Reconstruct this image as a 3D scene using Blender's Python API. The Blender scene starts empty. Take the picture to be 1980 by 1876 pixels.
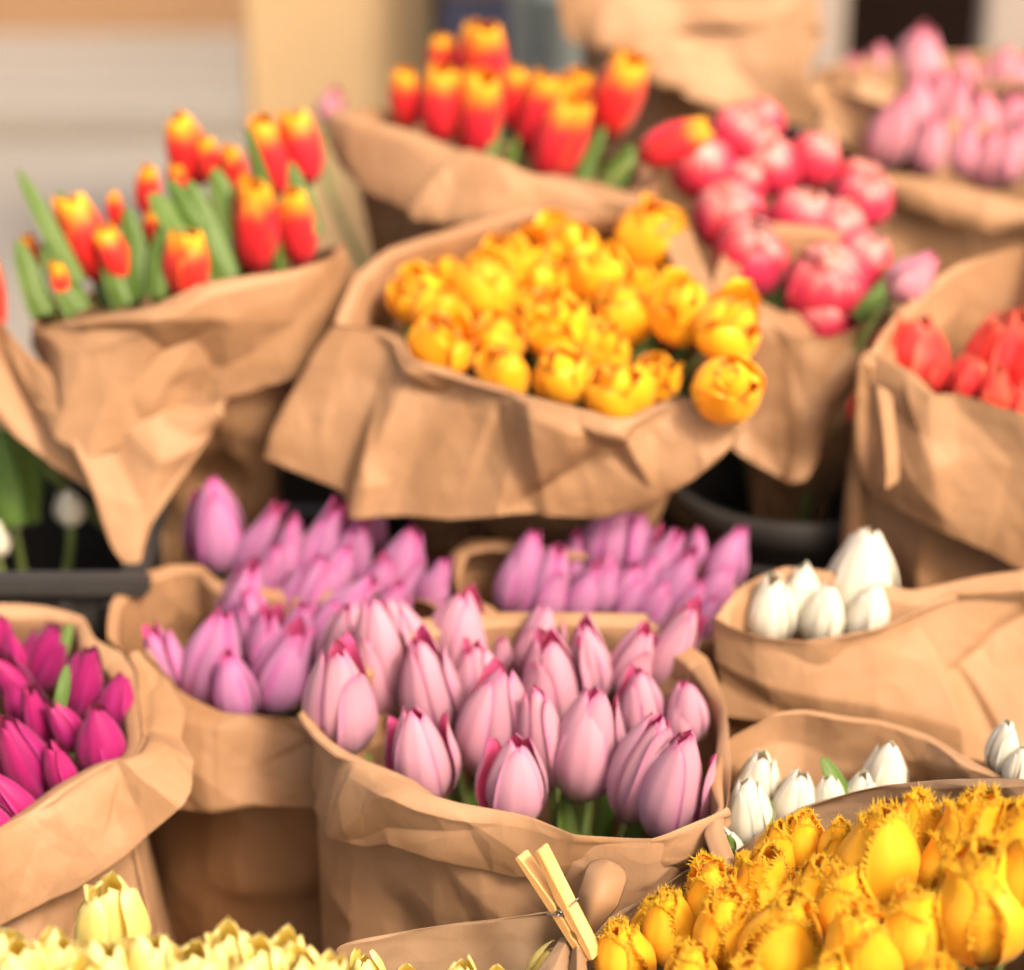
import bpy, math, random
import numpy as np
from mathutils import Vector, Matrix

sc = bpy.context.scene
R = math.radians
# ------------------------------------------------------------------ camera, light, exposure
CAM_Z, PITCH, LENS, FW, FH = 1.50, R(25), 85.0, 1980.0, 1876.0
FPX = LENS / 36.0 * FW
FOCUS, FSTOP = 1.665, 2.1
SUN_EL, SUN_AZ = R(48), R(136)          # azimuth measured from +Y (away from camera) towards +X (right)
SUN_STRENGTH, SUN_ANGLE, SKY_STRENGTH, EXPOSURE = 1.6, R(13), 0.15, 1.68

cam = bpy.data.cameras.new('camera'); camo = bpy.data.objects.new('camera', cam)
sc.collection.objects.link(camo); sc.camera = camo
cam.lens = LENS; cam.sensor_width = 36; cam.clip_end = 200; cam.clip_start = 0.05
camo.location = (0, 0, CAM_Z); camo.rotation_euler = (R(90) - PITCH, 0, 0)
cam.dof.use_dof = True; cam.dof.focus_distance = FOCUS; cam.dof.aperture_fstop = FSTOP

w = bpy.data.worlds.new('World'); sc.world = w; w.use_nodes = True
nt = w.node_tree; bg = nt.nodes['Background']
sky = nt.nodes.new('ShaderNodeTexSky'); sky.sky_type = 'NISHITA'; sky.sun_disc = False
sky.sun_elevation = SUN_EL; sky.sun_rotation = SUN_AZ; sky.dust_density = 4.0; sky.air_density = 1.0; sky.ozone_density = 0.6
warm = nt.nodes.new('ShaderNodeMix'); warm.data_type = 'RGBA'; warm.blend_type = 'MULTIPLY'
warm.inputs[0].default_value = 1.0; warm.inputs[7].default_value = (1.0, 0.80, 0.61, 1)   # thin high cloud: a whiter sky
nt.links.new(sky.outputs[0], warm.inputs[6]); nt.links.new(warm.outputs[2], bg.inputs[0])
bg.inputs[1].default_value = SKY_STRENGTH
sun = bpy.data.lights.new('sun', 'SUN'); suno = bpy.data.objects.new('sun', sun); sc.collection.objects.link(suno)
sun.energy = SUN_STRENGTH; sun.angle = SUN_ANGLE; sun.color = (1.0, 0.91, 0.79)
sd = Vector((math.cos(SUN_EL) * math.sin(SUN_AZ), math.cos(SUN_EL) * math.cos(SUN_AZ), math.sin(SUN_EL)))
suno.rotation_euler = sd.to_track_quat('Z', 'Y').to_euler(); suno.location = sd * 8
sc.view_settings.view_transform = 'Standard'; sc.view_settings.look = 'None'
sc.view_settings.exposure = EXPOSURE; sc.view_settings.gamma = 1.0
sc.render.engine = 'CYCLES'; sc.cycles.use_denoising = True
sc.cycles.max_bounces = 6; sc.cycles.diffuse_bounces = 4; sc.cycles.transmission_bounces = 4
sc.cycles.use_adaptive_sampling = True; sc.cycles.adaptive_threshold = 0.04; sc.cycles.caustics_reflective = False; sc.cycles.use_light_tree = False

# ------------------------------------------------------------------ helpers
CR, CU, CT = np.array([1., 0, 0]), np.array([0, math.sin(PITCH), math.cos(PITCH)]), np.array([0, -math.cos(PITCH), math.sin(PITCH)])
CAMP = np.array([0, 0, CAM_Z])
def P(x, y, d):
    """point of the stall seen at picture place (x, y), d metres from the lens along its axis"""
    return CAMP - CT * d + CR * ((x - FW / 2) / FPX * d) + CU * ((FH / 2 - y) / FPX * d)

def link(o, parent=None):
    sc.collection.objects.link(o)
    if parent is not None: o.parent = parent
    return o
def tag(o, label=None, cat=None, group=None, kind=None):
    if label: o['label'] = label
    if cat: o['category'] = cat
    if group: o['group'] = group
    if kind: o['kind'] = kind
    return o
def mesh_obj(name, verts, faces, mats, parent=None, mi=None, uv=None, smooth=True, loc=None):
    me = bpy.data.meshes.new(name)
    v = np.asarray(verts, float)
    if loc is not None: v = v - np.asarray(loc)
    me.from_pydata(v.tolist(), [], [list(map(int, f)) for f in faces])
    for m in (mats if isinstance(mats, (list, tuple)) else [mats]): me.materials.append(m)
    if mi is not None: me.polygons.foreach_set('material_index', np.asarray(mi, np.int32))
    if uv is not None:
        L = me.uv_layers.new(name='UVMap')
        idx = np.empty(len(me.loops), np.int32); me.loops.foreach_get('vertex_index', idx)
        L.data.foreach_set('uv', np.asarray(uv, np.float32)[idx].ravel())
    me.polygons.foreach_set('use_smooth', np.full(len(me.polygons), smooth)); me.update()
    o = bpy.data.objects.new(name, me)
    if loc is not None: o.location = loc
    return link(o, parent)

def catmull(p, closed=False, per=10):
    p = np.asarray(p, float); k = len(p); out = []
    segs = k if closed else k - 1
    for i in range(segs):
        if closed: a, b, c, d = p[(i - 1) % k], p[i], p[(i + 1) % k], p[(i + 2) % k]
        else: a, b, c, d = p[max(i - 1, 0)], p[i], p[i + 1], p[min(i + 2, k - 1)]
        t = np.linspace(0, 1, per, endpoint=False)[:, None]
        out.append(.5 * ((2 * b) + (c - a) * t + (2 * a - 5 * b + 4 * c - d) * t**2 + (3 * b - a - 3 * c + d) * t**3))
    if not closed: out.append(p[-1:])
    return np.concatenate(out)
def arc(p, n, closed=False):
    if closed: p = np.concatenate([p, p[:1]])
    s = np.concatenate([[0], np.cumsum(np.linalg.norm(np.diff(p, axis=0), axis=1))])
    t = np.linspace(0, s[-1], n, endpoint=not closed)
    return np.stack([np.interp(t, s, p[:, i]) for i in range(p.shape[1])], 1)
def smooth_line(p, n, closed=False): return arc(catmull(p, closed), n, closed)

def edge_line(p, closed=False, k=.6):
    """a paper edge: mostly straight between its corners, a little rounded; 10 points per stretch"""
    p = np.asarray(p, float); c = catmull(p, closed, 10)
    q = np.concatenate([p, p[:1]]) if closed else p
    t = np.linspace(0, 1, 10, endpoint=False)[:, None]
    l = np.concatenate([q[i] * (1 - t) + q[i + 1] * t for i in range(len(q) - 1)] + ([] if closed else [q[-1:]]))
    return c * (1 - k) + l * k

# ------------------------------------------------------------------ materials
def new_mat(name):
    m = bpy.data.materials.new(name); m.use_nodes = True; t = m.node_tree
    return m, t, t.nodes['Principled BSDF'], t.nodes['Material Output']
def nd(t, kind, **kw):
    n = t.nodes.new(kind)
    for k, v in kw.items(): setattr(n, k, v)
    return n
def mth(t, op, a, b=None, c=None, clamp=False):
    n = nd(t, 'ShaderNodeMath', operation=op, use_clamp=clamp)
    for i, x in enumerate((a, b, c)):
        if x is None: continue
        if isinstance(x, (int, float)): n.inputs[i].default_value = x
        else: t.links.new(x, n.inputs[i])
    return n.outputs[0]
def mixc(t, f, a, b, blend='MIX'):
    n = nd(t, 'ShaderNodeMix', data_type='RGBA', blend_type=blend)
    for i, x in ((0, f), (6, a), (7, b)):
        if isinstance(x, (int, float)): n.inputs[i].default_value = x
        elif isinstance(x, tuple): n.inputs[i].default_value = x + (1,) if len(x) == 3 else x
        else: t.links.new(x, n.inputs[i])
    return n.outputs[2]
def noise(t, vec, scale, detail=3, rough=.5, dist=0):
    n = nd(t, 'ShaderNodeTexNoise'); n.inputs['Scale'].default_value = scale; n.inputs['Detail'].default_value = detail
    n.inputs['Roughness'].default_value = rough; n.inputs['Distortion'].default_value = dist
    if vec is not None: t.links.new(vec, n.inputs['Vector'])
    return n.outputs['Fac']
def smoothstep(t, x, lo, hi):
    n = nd(t, 'ShaderNodeMapRange', interpolation_type='SMOOTHSTEP'); t.links.new(x, n.inputs[0])
    n.inputs[1].default_value = lo; n.inputs[2].default_value = hi
    return n.outputs[0]

def kraft(name, col=(0.56, 0.33, 0.155), trans=0.16):
    m, t, b, out = new_mat(name)
    tc = nd(t, 'ShaderNodeTexCoord'); oc = tc.outputs['Object']
    fib = nd(t, 'ShaderNodeMapping'); fib.inputs['Scale'].default_value = (1, 1, .18); t.links.new(oc, fib.inputs[0])
    n1 = noise(t, oc, 9, 2); n2 = noise(t, fib.outputs[0], 1100, 1, .7); n3 = noise(t, oc, 60, 2, .6)
    dark = tuple(c * k for c, k in zip(col, (.88, .84, .78))); lite = tuple(min(.95, c * k) for c, k in zip(col, (1.1, 1.12, 1.18)))
    c = mixc(t, smoothstep(t, n1, .3, .7), dark, lite)
    c = mixc(t, mth(t, 'MULTIPLY', smoothstep(t, n2, .45, .8), .28), c, tuple(x * .62 for x in col))
    c = mixc(t, mth(t, 'MULTIPLY', smoothstep(t, n3, .58, .72), .16), c, tuple(x * .66 for x in col))
    t.links.new(c, b.inputs['Base Color']); b.inputs['Roughness'].default_value = .62
    b.inputs['Specular IOR Level'].default_value = .3
    ra = mth(t, 'ABSOLUTE', mth(t, 'SUBTRACT', noise(t, oc, 15, 0), .5)); rb = mth(t, 'ABSOLUTE', mth(t, 'SUBTRACT', noise(t, oc, 42, 0), .5))
    hgt = mth(t, 'ADD', mth(t, 'MULTIPLY', n2, .00010), mth(t, 'ADD', mth(t, 'MULTIPLY', ra, -.007), mth(t, 'MULTIPLY', rb, -.0022)))
    bp = nd(t, 'ShaderNodeBump'); bp.inputs['Strength'].default_value = .8; bp.inputs['Distance'].default_value = 1.0
    t.links.new(hgt, bp.inputs['Height']); t.links.new(bp.outputs[0], b.inputs['Normal'])
    tr = nd(t, 'ShaderNodeBsdfTranslucent'); t.links.new(mixc(t, .5, c, (.62, .28, .08)), tr.inputs[0])
    mx = nd(t, 'ShaderNodeMixShader'); mx.inputs[0].default_value = trans
    t.links.new(b.outputs[0], mx.inputs[1]); t.links.new(tr.outputs[0], mx.inputs[2]); t.links.new(mx.outputs[0], out.inputs[0])
    return m
KRAFT = [kraft('kraft_paper', (.32, .185, .094)), kraft('kraft_paper_tan', (.345, .205, .108)), kraft('kraft_paper_brown', (.285, .158, .077)), kraft('kraft_paper_grey', (.30, .20, .12))]

SMOOTHK = kraft('kraft_paper_strip', (.36, .225, .125), .2)
for n_ in SMOOTHK.node_tree.nodes:
    if n_.bl_idname == 'ShaderNodeBump': n_.inputs['Strength'].default_value = .04
def petal_mat(name, base, mid, edge, tip, ef=(.55, 1.05), tf=(.78, 1.0), streak=.35, trans=.28, rough=.42, basehi=.35, jitter=.10, edgemin=.0):
    """colour runs from the petal's base to its middle, its margins and its tip; fine veins along its length"""
    m, t, b, out = new_mat(name)
    uv = nd(t, 'ShaderNodeUVMap'); sp = nd(t, 'ShaderNodeSeparateXYZ'); t.links.new(uv.outputs[0], sp.inputs[0])
    u, v = sp.outputs[0], sp.outputs[1]
    oi = nd(t, 'ShaderNodeObjectInfo'); rnd = oi.outputs['Random']
    e = mth(t, 'ABSOLUTE', mth(t, 'SUBTRACT', mth(t, 'MULTIPLY', u, 2), 1))
    cb = nd(t, 'ShaderNodeCombineXYZ')
    t.links.new(mth(t, 'ADD', mth(t, 'MULTIPLY', u, 26), mth(t, 'MULTIPLY', rnd, 50)), cb.inputs[0]); t.links.new(mth(t, 'MULTIPLY', v, 1.6), cb.inputs[1]); t.links.new(mth(t, 'MULTIPLY', rnd, 9), cb.inputs[2])
    st = noise(t, cb.outputs[0], 1.0, 2, .62)
    cb2 = nd(t, 'ShaderNodeCombineXYZ'); t.links.new(mth(t, 'MULTIPLY', u, 3), cb2.inputs[0]); t.links.new(mth(t, 'MULTIPLY', v, 2.2), cb2.inputs[1]); t.links.new(mth(t, 'MULTIPLY', rnd, 31), cb2.inputs[2])
    bl = noise(t, cb2.outputs[0], 1.3, 1)
    sj = mth(t, 'MULTIPLY', mth(t, 'SUBTRACT', st, .5), streak); bj = mth(t, 'MULTIPLY', mth(t, 'SUBTRACT', bl, .5), streak * 1.6)
    c = mixc(t, smoothstep(t, mth(t, 'ADD', v, sj), 0.02, basehi), base, mid)
    ee = mth(t, 'ADD', mth(t, 'ADD', e, sj), bj)
    c = mixc(t, mth(t, 'MAXIMUM', smoothstep(t, ee, ef[0], ef[1]), edgemin), c, edge)
    vt = mth(t, 'ADD', mth(t, 'ADD', v, mth(t, 'MULTIPLY', sj, .6)), mth(t, 'MULTIPLY', mth(t, 'POWER', e, 3), .06))
    c = mixc(t, smoothstep(t, vt, tf[0], tf[1]), c, tip)
    hs = nd(t, 'ShaderNodeHueSaturation'); t.links.new(c, hs.inputs['Color'])
    t.links.new(mth(t, 'ADD', 1 - jitter, mth(t, 'MULTIPLY', rnd, 2 * jitter)), hs.inputs['Value'])
    t.links.new(mth(t, 'ADD', .5 - jitter * .05, mth(t, 'MULTIPLY', rnd, jitter * .10)), hs.inputs['Hue'])
    c = hs.outputs[0]
    c = mixc(t, mth(t, 'MULTIPLY', smoothstep(t, st, .5, .8), .05), c, (.02, .0, .01))
    t.links.new(c, b.inputs['Base Color']); b.inputs['Roughness'].default_value = rough
    b.inputs['Specular IOR Level'].default_value = .32; b.inputs['Sheen Weight'].default_value = .12
    tr = nd(t, 'ShaderNodeBsdfTranslucent'); t.links.new(c, tr.inputs[0])
    mx = nd(t, 'ShaderNodeMixShader'); mx.inputs[0].default_value = trans
    t.links.new(b.outputs[0], mx.inputs[1]); t.links.new(tr.outputs[0], mx.inputs[2]); t.links.new(mx.outputs[0], out.inputs[0])
    return m
PM = {
 'pink':   (petal_mat('pink_petal', (.50, .34, .27), (.55, .29, .375), (.54, .17, .38), (.56, .10, .31), ef=(.62, 1.3), tf=(.87, 1.1)),
            petal_mat('pink_petal_inside', (.68, .2, .32), (.78, .10, .30), (.78, .09, .28), (.80, .14, .36))),
 'lilac':  (petal_mat('lilac_petal', (.43, .26, .32), (.46, .195, .38), (.48, .12, .35), (.5, .055, .27), ef=(.45, 1.1), tf=(.82, 1.08)),
            petal_mat('lilac_petal_inside', (.6, .2, .32), (.66, .08, .28), (.66, .07, .26), (.7, .1, .32))),
 'magenta':(petal_mat('magenta_petal', (.26, .012, .075), (.35, .013, .135), (.48, .05, .27), (.30, .009, .115), ef=(.65, 1.2), tf=(.8, 1.15)),
            petal_mat('magenta_petal_inside', (.25, .01, .05), (.27, .006, .07), (.3, .01, .08), (.3, .01, .08))),
 'white':  (petal_mat('white_petal', (.68, .65, .41), (.76, .73, .61), (.79, .765, .69), (.79, .765, .69), streak=.12, jitter=.04, trans=.35),
            petal_mat('white_petal_inside', (.7, .62, .3), (.8, .72, .5), (.82, .78, .62), (.82, .78, .62), streak=.2, jitter=.04)),
 'fringed':(petal_mat('fringed_petal', (.84, .62, .04), (.98, .59, .03), (.98, .55, .02), (.98, .58, .022), ef=(.7, 1.1), streak=.3, jitter=.05, trans=.5),
            petal_mat('fringed_petal_inside', (.8, .5, .012), (.96, .47, .010), (.96, .45, .009), (.96, .47, .010), jitter=.05, trans=.5),
            petal_mat('fringe', (.98, .70, .06), (.98, .70, .06), (.98, .70, .06), (.98, .73, .08), jitter=.04, trans=.72)),
 'double': (petal_mat('golden_petal', (.82, .46, .012), (.97, .51, .016), (.97, .55, .022), (.97, .54, .022), streak=.3, jitter=.07, trans=.45),
            petal_mat('golden_petal_inside', (.92, .52, .014), (.97, .55, .02), (.97, .58, .025), (.97, .58, .025), trans=.5)),
 'pale':   (petal_mat('pale_yellow_petal', (.70, .68, .18), (.86, .76, .25), (.88, .80, .32), (.88, .82, .42), streak=.25, jitter=.04, trans=.5),
            petal_mat('pale_yellow_petal_inside', (.95, .70, .08), (.95, .76, .16), (.95, .80, .25), (.95, .84, .38), trans=.45, jitter=.04)),
 'flame':  (petal_mat('flame_petal', (.42, .008, .014), (.74, .022, .028), (.88, .22, .014), (.92, .46, .018), ef=(.80, 1.2), tf=(.66, .98), streak=.35, basehi=.3),
            petal_mat('flame_petal_inside', (.5, .1, .0), (.8, .2, .01), (.84, .3, .01), (.86, .42, .01))),
 'raspberry': (petal_mat('raspberry_petal', (.42, .012, .04), (.57, .028, .075), (.66, .11, .16), (.80, .38, .34), ef=(.95, 1.35), tf=(.76, 1.06), streak=.9),
            petal_mat('raspberry_petal_inside', (.8, .5, .2), (.78, .3, .26), (.82, .46, .36), (.82, .5, .4))),
 'rose':   (petal_mat('rose_petal', (.48, .28, .30), (.56, .23, .30), (.63, .38, .42), (.56, .16, .25), ef=(.5, 1.1), streak=.35),
            petal_mat('rose_petal_inside', (.6, .12, .2), (.66, .12, .24), (.7, .2, .3), (.7, .2, .3))),
 'coral':  (petal_mat('coral_petal', (.6, .025, .018), (.74, .045, .035), (.82, .16, .10), (.78, .10, .06), ef=(.5, 1.1), streak=.35),
            petal_mat('coral_petal_inside', (.8, .3, .1), (.82, .36, .2), (.84, .45, .3), (.8, .3, .2))),
}
def green_mat(name, col, rough=.5, trans=.2):
    m, t, b, out = new_mat(name)
    uv = nd(t, 'ShaderNodeUVMap'); mp = nd(t, 'ShaderNodeMapping'); mp.inputs['Scale'].default_value = (30, 1.5, 1); t.links.new(uv.outputs[0], mp.inputs[0])
    oi = nd(t, 'ShaderNodeObjectInfo')
    st = noise(t, mp.outputs[0], 1, 3)
    c = mixc(t, smoothstep(t, st, .3, .75), tuple(x * .75 for x in col), tuple(min(1, x * 1.35) for x in col))
    c = mixc(t, mth(t, 'MULTIPLY', oi.outputs['Random'], .5), c, (col[0] * 1.7, col[1] * 1.4, col[2] * 1.3))
    t.links.new(c, b.inputs['Base Color']); b.inputs['Roughness'].default_value = rough
    tr = nd(t, 'ShaderNodeBsdfTranslucent'); t.links.new(c, tr.inputs[0])
    mx = nd(t, 'ShaderNodeMixShader'); mx.inputs[0].default_value = trans
    t.links.new(b.outputs[0], mx.inputs[1]); t.links.new(tr.outputs[0], mx.inputs[2]); t.links.new(mx.outputs[0], out.inputs[0])
    return m
LEAF = green_mat('tulip_leaf', (.07, .145, .016), .55, .3); STEM = green_mat('tulip_stem', (.15, .21, .06), .45, .05)
def plain(name, col, rough=.6, scale=30, var=.25, metal=0, bump=.0):
    m, t, b, out = new_mat(name); tc = nd(t, 'ShaderNodeTexCoord')
    n = noise(t, tc.outputs['Object'], scale, 5, .6)
    t.links.new(mixc(t, n, tuple(c * (1 - var) for c in col), tuple(min(1, c * (1 + var)) for c in col)), b.inputs['Base Color'])
    b.inputs['Roughness'].default_value = rough; b.inputs['Metallic'].default_value = metal
    if bump:
        bp = nd(t, 'ShaderNodeBump'); bp.inputs['Distance'].default_value = bump; t.links.new(n, bp.inputs['Height']); t.links.new(bp.outputs[0], b.inputs['Normal'])
    return m
def wood(name, a, b_, scale=1.0, rough=.55):
    m, t, b, out = new_mat(name); tc = nd(t, 'ShaderNodeTexCoord'); mp = nd(t, 'ShaderNodeMapping')
    mp.inputs['Scale'].default_value = (300 * scale, 300 * scale, 14 * scale); t.links.new(tc.outputs['Object'], mp.inputs[0])
    n = noise(t, mp.outputs[0], 1, 4, .6, .3)
    t.links.new(mixc(t, smoothstep(t, n, .3, .75), a, b_), b.inputs['Base Color']); b.inputs['Roughness'].default_value = rough
    bp = nd(t, 'ShaderNodeBump'); bp.inputs['Distance'].default_value = .0003; t.links.new(n, bp.inputs['Height']); t.links.new(bp.outputs[0], b.inputs['Normal'])
    return m
BLACK = plain('black_plastic', (.02, .018, .016), .75, 40)
DARKST = plain('dark_timber', (.035, .022, .015), .7, 12, .4)
PAVE = plain('pale_paving', (.22, .2, .165), .8, 3, .12)
PALEWOOD = plain('pale_boards', (.21, .192, .165), .7, 4, .12)
TANWOOD = plain('tan_board', (.26, .155, .08), .7, 5, .2)
CARD = plain('cardboard', (.42, .295, .155), .75, 6, .08)
NAVY = plain('navy_cloth', (.018, .022, .05), .85, 60, .3)
ZINC = plain('zinc', (.30, .36, .37), .5, 20, .15, .2)
POST = plain('grey_post', (.30, .26, .23), .5, 10, .12)
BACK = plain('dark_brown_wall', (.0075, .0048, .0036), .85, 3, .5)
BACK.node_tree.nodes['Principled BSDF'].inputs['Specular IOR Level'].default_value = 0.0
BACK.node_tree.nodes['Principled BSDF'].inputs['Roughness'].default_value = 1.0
PEG = wood('pine_wood', (.74, .44, .16), (.56, .29, .085))
STEEL = plain('spring_steel', (.36, .34, .32), .32, 200, .25, 1.0)

# ------------------------------------------------------------------ the setting
def box(name, c, s, mat, parent=None, bev=.004, rot=0):
    x, y, z = s[0] / 2, s[1] / 2, s[2] / 2
    b = min(bev, x * .4, y * .4, z * .4)
    import bmesh
    bm = bmesh.new(); bmesh.ops.create_cube(bm, size=1)
    bmesh.ops.scale(bm, vec=s, verts=bm.verts)
    if b > 0: bmesh.ops.bevel(bm, geom=bm.edges[:], offset=b, segments=2, affect='EDGES')
    me = bpy.data.meshes.new(name); bm.to_mesh(me); bm.free(); me.materials.append(mat)
    o = bpy.data.objects.new(name, me); o.location = c; o.rotation_euler = (0, 0, rot)
    return link(o, parent)
S = dict(kind='structure')
tag(mesh_obj('ground', [(-40, -5, 0), (40, -5, 0), (40, 60, 0), (-40, 60, 0)], [(0, 1, 2, 3)], PAVE), **S)
tag(box('stand_floor', (0, 1.72, .06), (2.6, 1.9, .12), DARKST, bev=.005), **S)
tag(box('stand_tier', (0, 2.31, .21), (2.6, .72, .178), DARKST, bev=.005), **S)
plat = tag(mesh_obj('platform_base', [(-6, 3.0, .242), (-.05, 3.0, .242), (-.05, 6.6, .242), (-6, 6.6, .242)], [(0, 1, 2, 3)], PALEWOOD), **S)
for i in range(5):                                      # boards of the pale platform, front edge towards the stall
    box('board', (-3.1, 3.15 + i * .195, .20), (6.0, .19, .08), PALEWOOD, plat, .006)
for i in range(4):
    box('board', (-3.1, 4.22 + i * .15, .262), (6.0, .146, .045), PALEWOOD, plat, .006)
tag(box('back_step', (-3.3, 5.2, .36), (6.0, .7, .24), TANWOOD, bev=.01), **S)
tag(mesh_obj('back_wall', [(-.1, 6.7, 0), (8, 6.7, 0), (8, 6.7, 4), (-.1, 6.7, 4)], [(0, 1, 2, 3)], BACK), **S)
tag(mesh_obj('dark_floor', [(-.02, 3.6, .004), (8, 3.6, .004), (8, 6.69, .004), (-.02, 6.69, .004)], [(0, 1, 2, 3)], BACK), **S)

def put_box(name, x0, y0, x1, y1, d, depth, mat, label, cat, zbase=None, bev=.006):
    a, b, c = P(x0, y1, d), P(x1, y1, d), P((x0 + x1) / 2, y0, d)
    z1 = a[2] + (c[2] - a[2]) ; z0 = zbase if zbase is not None else a[2]
    t = tag(box(name, ((a[0] + b[0]) / 2, a[1] + depth / 2, (z0 + z1) / 2), (b[0] - a[0], depth, z1 - z0), mat, bev=bev), label, cat)
    return t
cb = put_box('cardboard_box', 478, -270, 846, 225, 3.2, .32, CARD, 'plain yellowish cardboard box standing behind the flowers at top left', 'box', .30)
for sx_ in (-1, 1): box('flap', (sx_ * cb.dimensions.x * .5, -.02, cb.dimensions.z / 2 + .04), (.004, .26, .08), CARD, cb, .001)
nv = put_box('navy_crate', 850, -260, 1000, 190, 3.1, .3, NAVY, 'dark navy crate in shade behind the top flame tulips', 'crate', .0)
for k in range(4): box('slat', (0, -.152, -.25 + k * .2), (.09, .004, .07), plain('dark_slat', (.05, .04, .045), .8), nv, .001)
def lathe(name, prof, mat, parent=None, loc=(0, 0, 0), n=48, sx=1, sy=1):
    prof = np.asarray(prof, float); k = len(prof); a = np.linspace(0, 2 * math.pi, n, endpoint=False)
    v = np.stack([np.stack([r * np.cos(a) * sx, r * np.sin(a) * sy, np.full(n, z)], 1) for r, z in prof]).reshape(-1, 3)
    f = [(i * n + j, i * n + (j + 1) % n, (i + 1) * n + (j + 1) % n, (i + 1) * n + j) for i in range(k - 1) for j in range(n)]
    o = mesh_obj(name, v, f, mat, parent); o.location = loc
    return o
def bucket(name, x, ytop, d, r, zb, mat, label, taper=.78):
    c = P(x, ytop, d); h = c[2] - zb
    o = lathe(name, [(0.001, .006), (r * taper, .006), (r * (taper + .02), .0), (r * (taper + .03), .006), (r * .97, h - .03), (r * 1.03, h - .028), (r * 1.04, h - .004), (r, h), (r * .955, h - .003), (r * .94, h - .03), (r * taper * .96, .012), (.001, .012)], mat, loc=(c[0], c[1], zb))
    tag(o, label, 'bucket')
    lathe('rim_band', [(r * 1.0, h * .80), (r * 1.0 + .005, h * .805), (r * 1.0 + .005, h * .83), (r * 1.0, h * .835)], mat, o)
    return o
bucket('zinc_bucket', 1072, -60, 2.9, .055, .004, ZINC, 'grey zinc bucket behind the tall paper bag')
for x in (1592, 1945):
    c = P(x, 100, 3.6)
    tag(box('stall_post', (c[0], c[1], 1.2), (.055 if x < 1700 else .08, .05, 2.4), POST, bev=.006), 'upright grey metal stall post ' + ('left of the rose pink tulips' if x < 1700 else 'at the right edge behind the rose pink tulips'), 'post')
def crate(name, xa, xb, ya, yb, zb, zt, label):
    """open black plastic crate: four walls with rolled rims and ribs"""
    r = tag(link(bpy.data.objects.new(name, None)), label, 'crate'); r.location = ((xa + xb) / 2, (ya + yb) / 2, zb)
    W_, D_, Hh = xb - xa, yb - ya, zt - zb; th = .008
    box('floor_panel', (0, 0, .006), (W_ - .02, D_ - .02, .01), BLACK, r, .001)
    for s in (-1, 1):
        box('wall_panel', (0, s * (D_ / 2 - th / 2), Hh / 2), (W_ - .018, th, Hh - .002), BLACK, r, .001)
        box('wall_panel', (s * (W_ / 2 - th / 2), 0, Hh / 2), (th, D_ - .0005, Hh - .004), BLACK, r, .001)
        box('rim', (0, s * (D_ / 2), Hh), (W_ + .03, .022, .016), BLACK, r, .006)
        box('rim', (s * (W_ / 2), 0, Hh + .001), (.022, D_ - .024, .016), BLACK, r, .006)
        for k in range(6): box('rib', ((k - 2.5) * W_ / 6, s * (D_ / 2 + .004), Hh / 2), (.012, .01, Hh * .9), BLACK, r, .002)
    return r
c1, c2 = P(440, 1000, 2.32), P(1430, 1030, 2.32)
crate('plastic_crate', c1[0], c2[0], c1[1], c1[1] + .24, .302, c1[2], 'wide black plastic crate seen behind the rear pink tulips')
c1, c2 = P(-260, 1108, 2.02), P(262, 1108, 2.02)
crate('plastic_crate', c1[0], c2[0], c1[1] - .02, c1[1] + .24, .302, c1[2], 'small black plastic crate at the left edge above the magenta tulips')
bucket('flower_bucket', 1535, 905, 2.2, .115, .302, BLACK, 'black plastic bucket between raspberry tulips and white tulips', .8)

# ------------------------------------------------------------------ kraft paper
from mathutils.geometry import delaunay_2d_cdt
def facets(s, t, r, cell, amp, stretch=1.5):
    """piecewise planar height: flat facets meeting in straight creases"""
    s0, s1, t0, t1 = s.min() - cell, s.max() + cell, t.min() - cell, t.max() + cell
    cs, ct = cell, cell * stretch; pts, hs = [], []
    for i in range(int((s1 - s0) / cs) + 2):
        for j in range(int((t1 - t0) / ct) + 2):
            if r.rand() < .18: continue
            pts.append((s0 + (i + r.uniform(-.15, .85)) * cs, t0 + (j + r.uniform(-.15, .85)) * ct)); hs.append(r.normal(0, 1) * amp)
    co, _, tri, ov, _, _ = delaunay_2d_cdt([Vector(p) for p in pts], [], [], 0, 1e-7, True)
    hv = np.array([hs[o[0]] if len(o) else 0. for o in ov]); co = np.array([tuple(c_) for c_ in co])
    h = np.zeros_like(s)
    for f in tri:
        p0, p1, p2 = co[f[0]], co[f[1]], co[f[2]]
        den = (p1[1] - p2[1]) * (p0[0] - p2[0]) + (p2[0] - p1[0]) * (p0[1] - p2[1])
        if abs(den) < 1e-12: continue
        mn, mx_ = np.minimum(np.minimum(p0, p1), p2), np.maximum(np.maximum(p0, p1), p2)
        m = (s >= mn[0]) & (s <= mx_[0]) & (t >= mn[1]) & (t <= mx_[1])
        if not m.any(): continue
        x, y = s[m], t[m]
        a_ = ((p1[1] - p2[1]) * (x - p2[0]) + (p2[0] - p1[0]) * (y - p2[1])) / den
        b_ = ((p2[1] - p0[1]) * (x - p2[0]) + (p0[0] - p2[0]) * (y - p2[1])) / den; c_ = 1 - a_ - b_
        ins = (a_ >= -1e-9) & (b_ >= -1e-9) & (c_ >= -1e-9)
        hh = h[m]; hh[ins] = (a_ * hv[f[0]] + b_ * hv[f[1]] + c_ * hv[f[2]])[ins]; h[m] = hh
    return h
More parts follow.
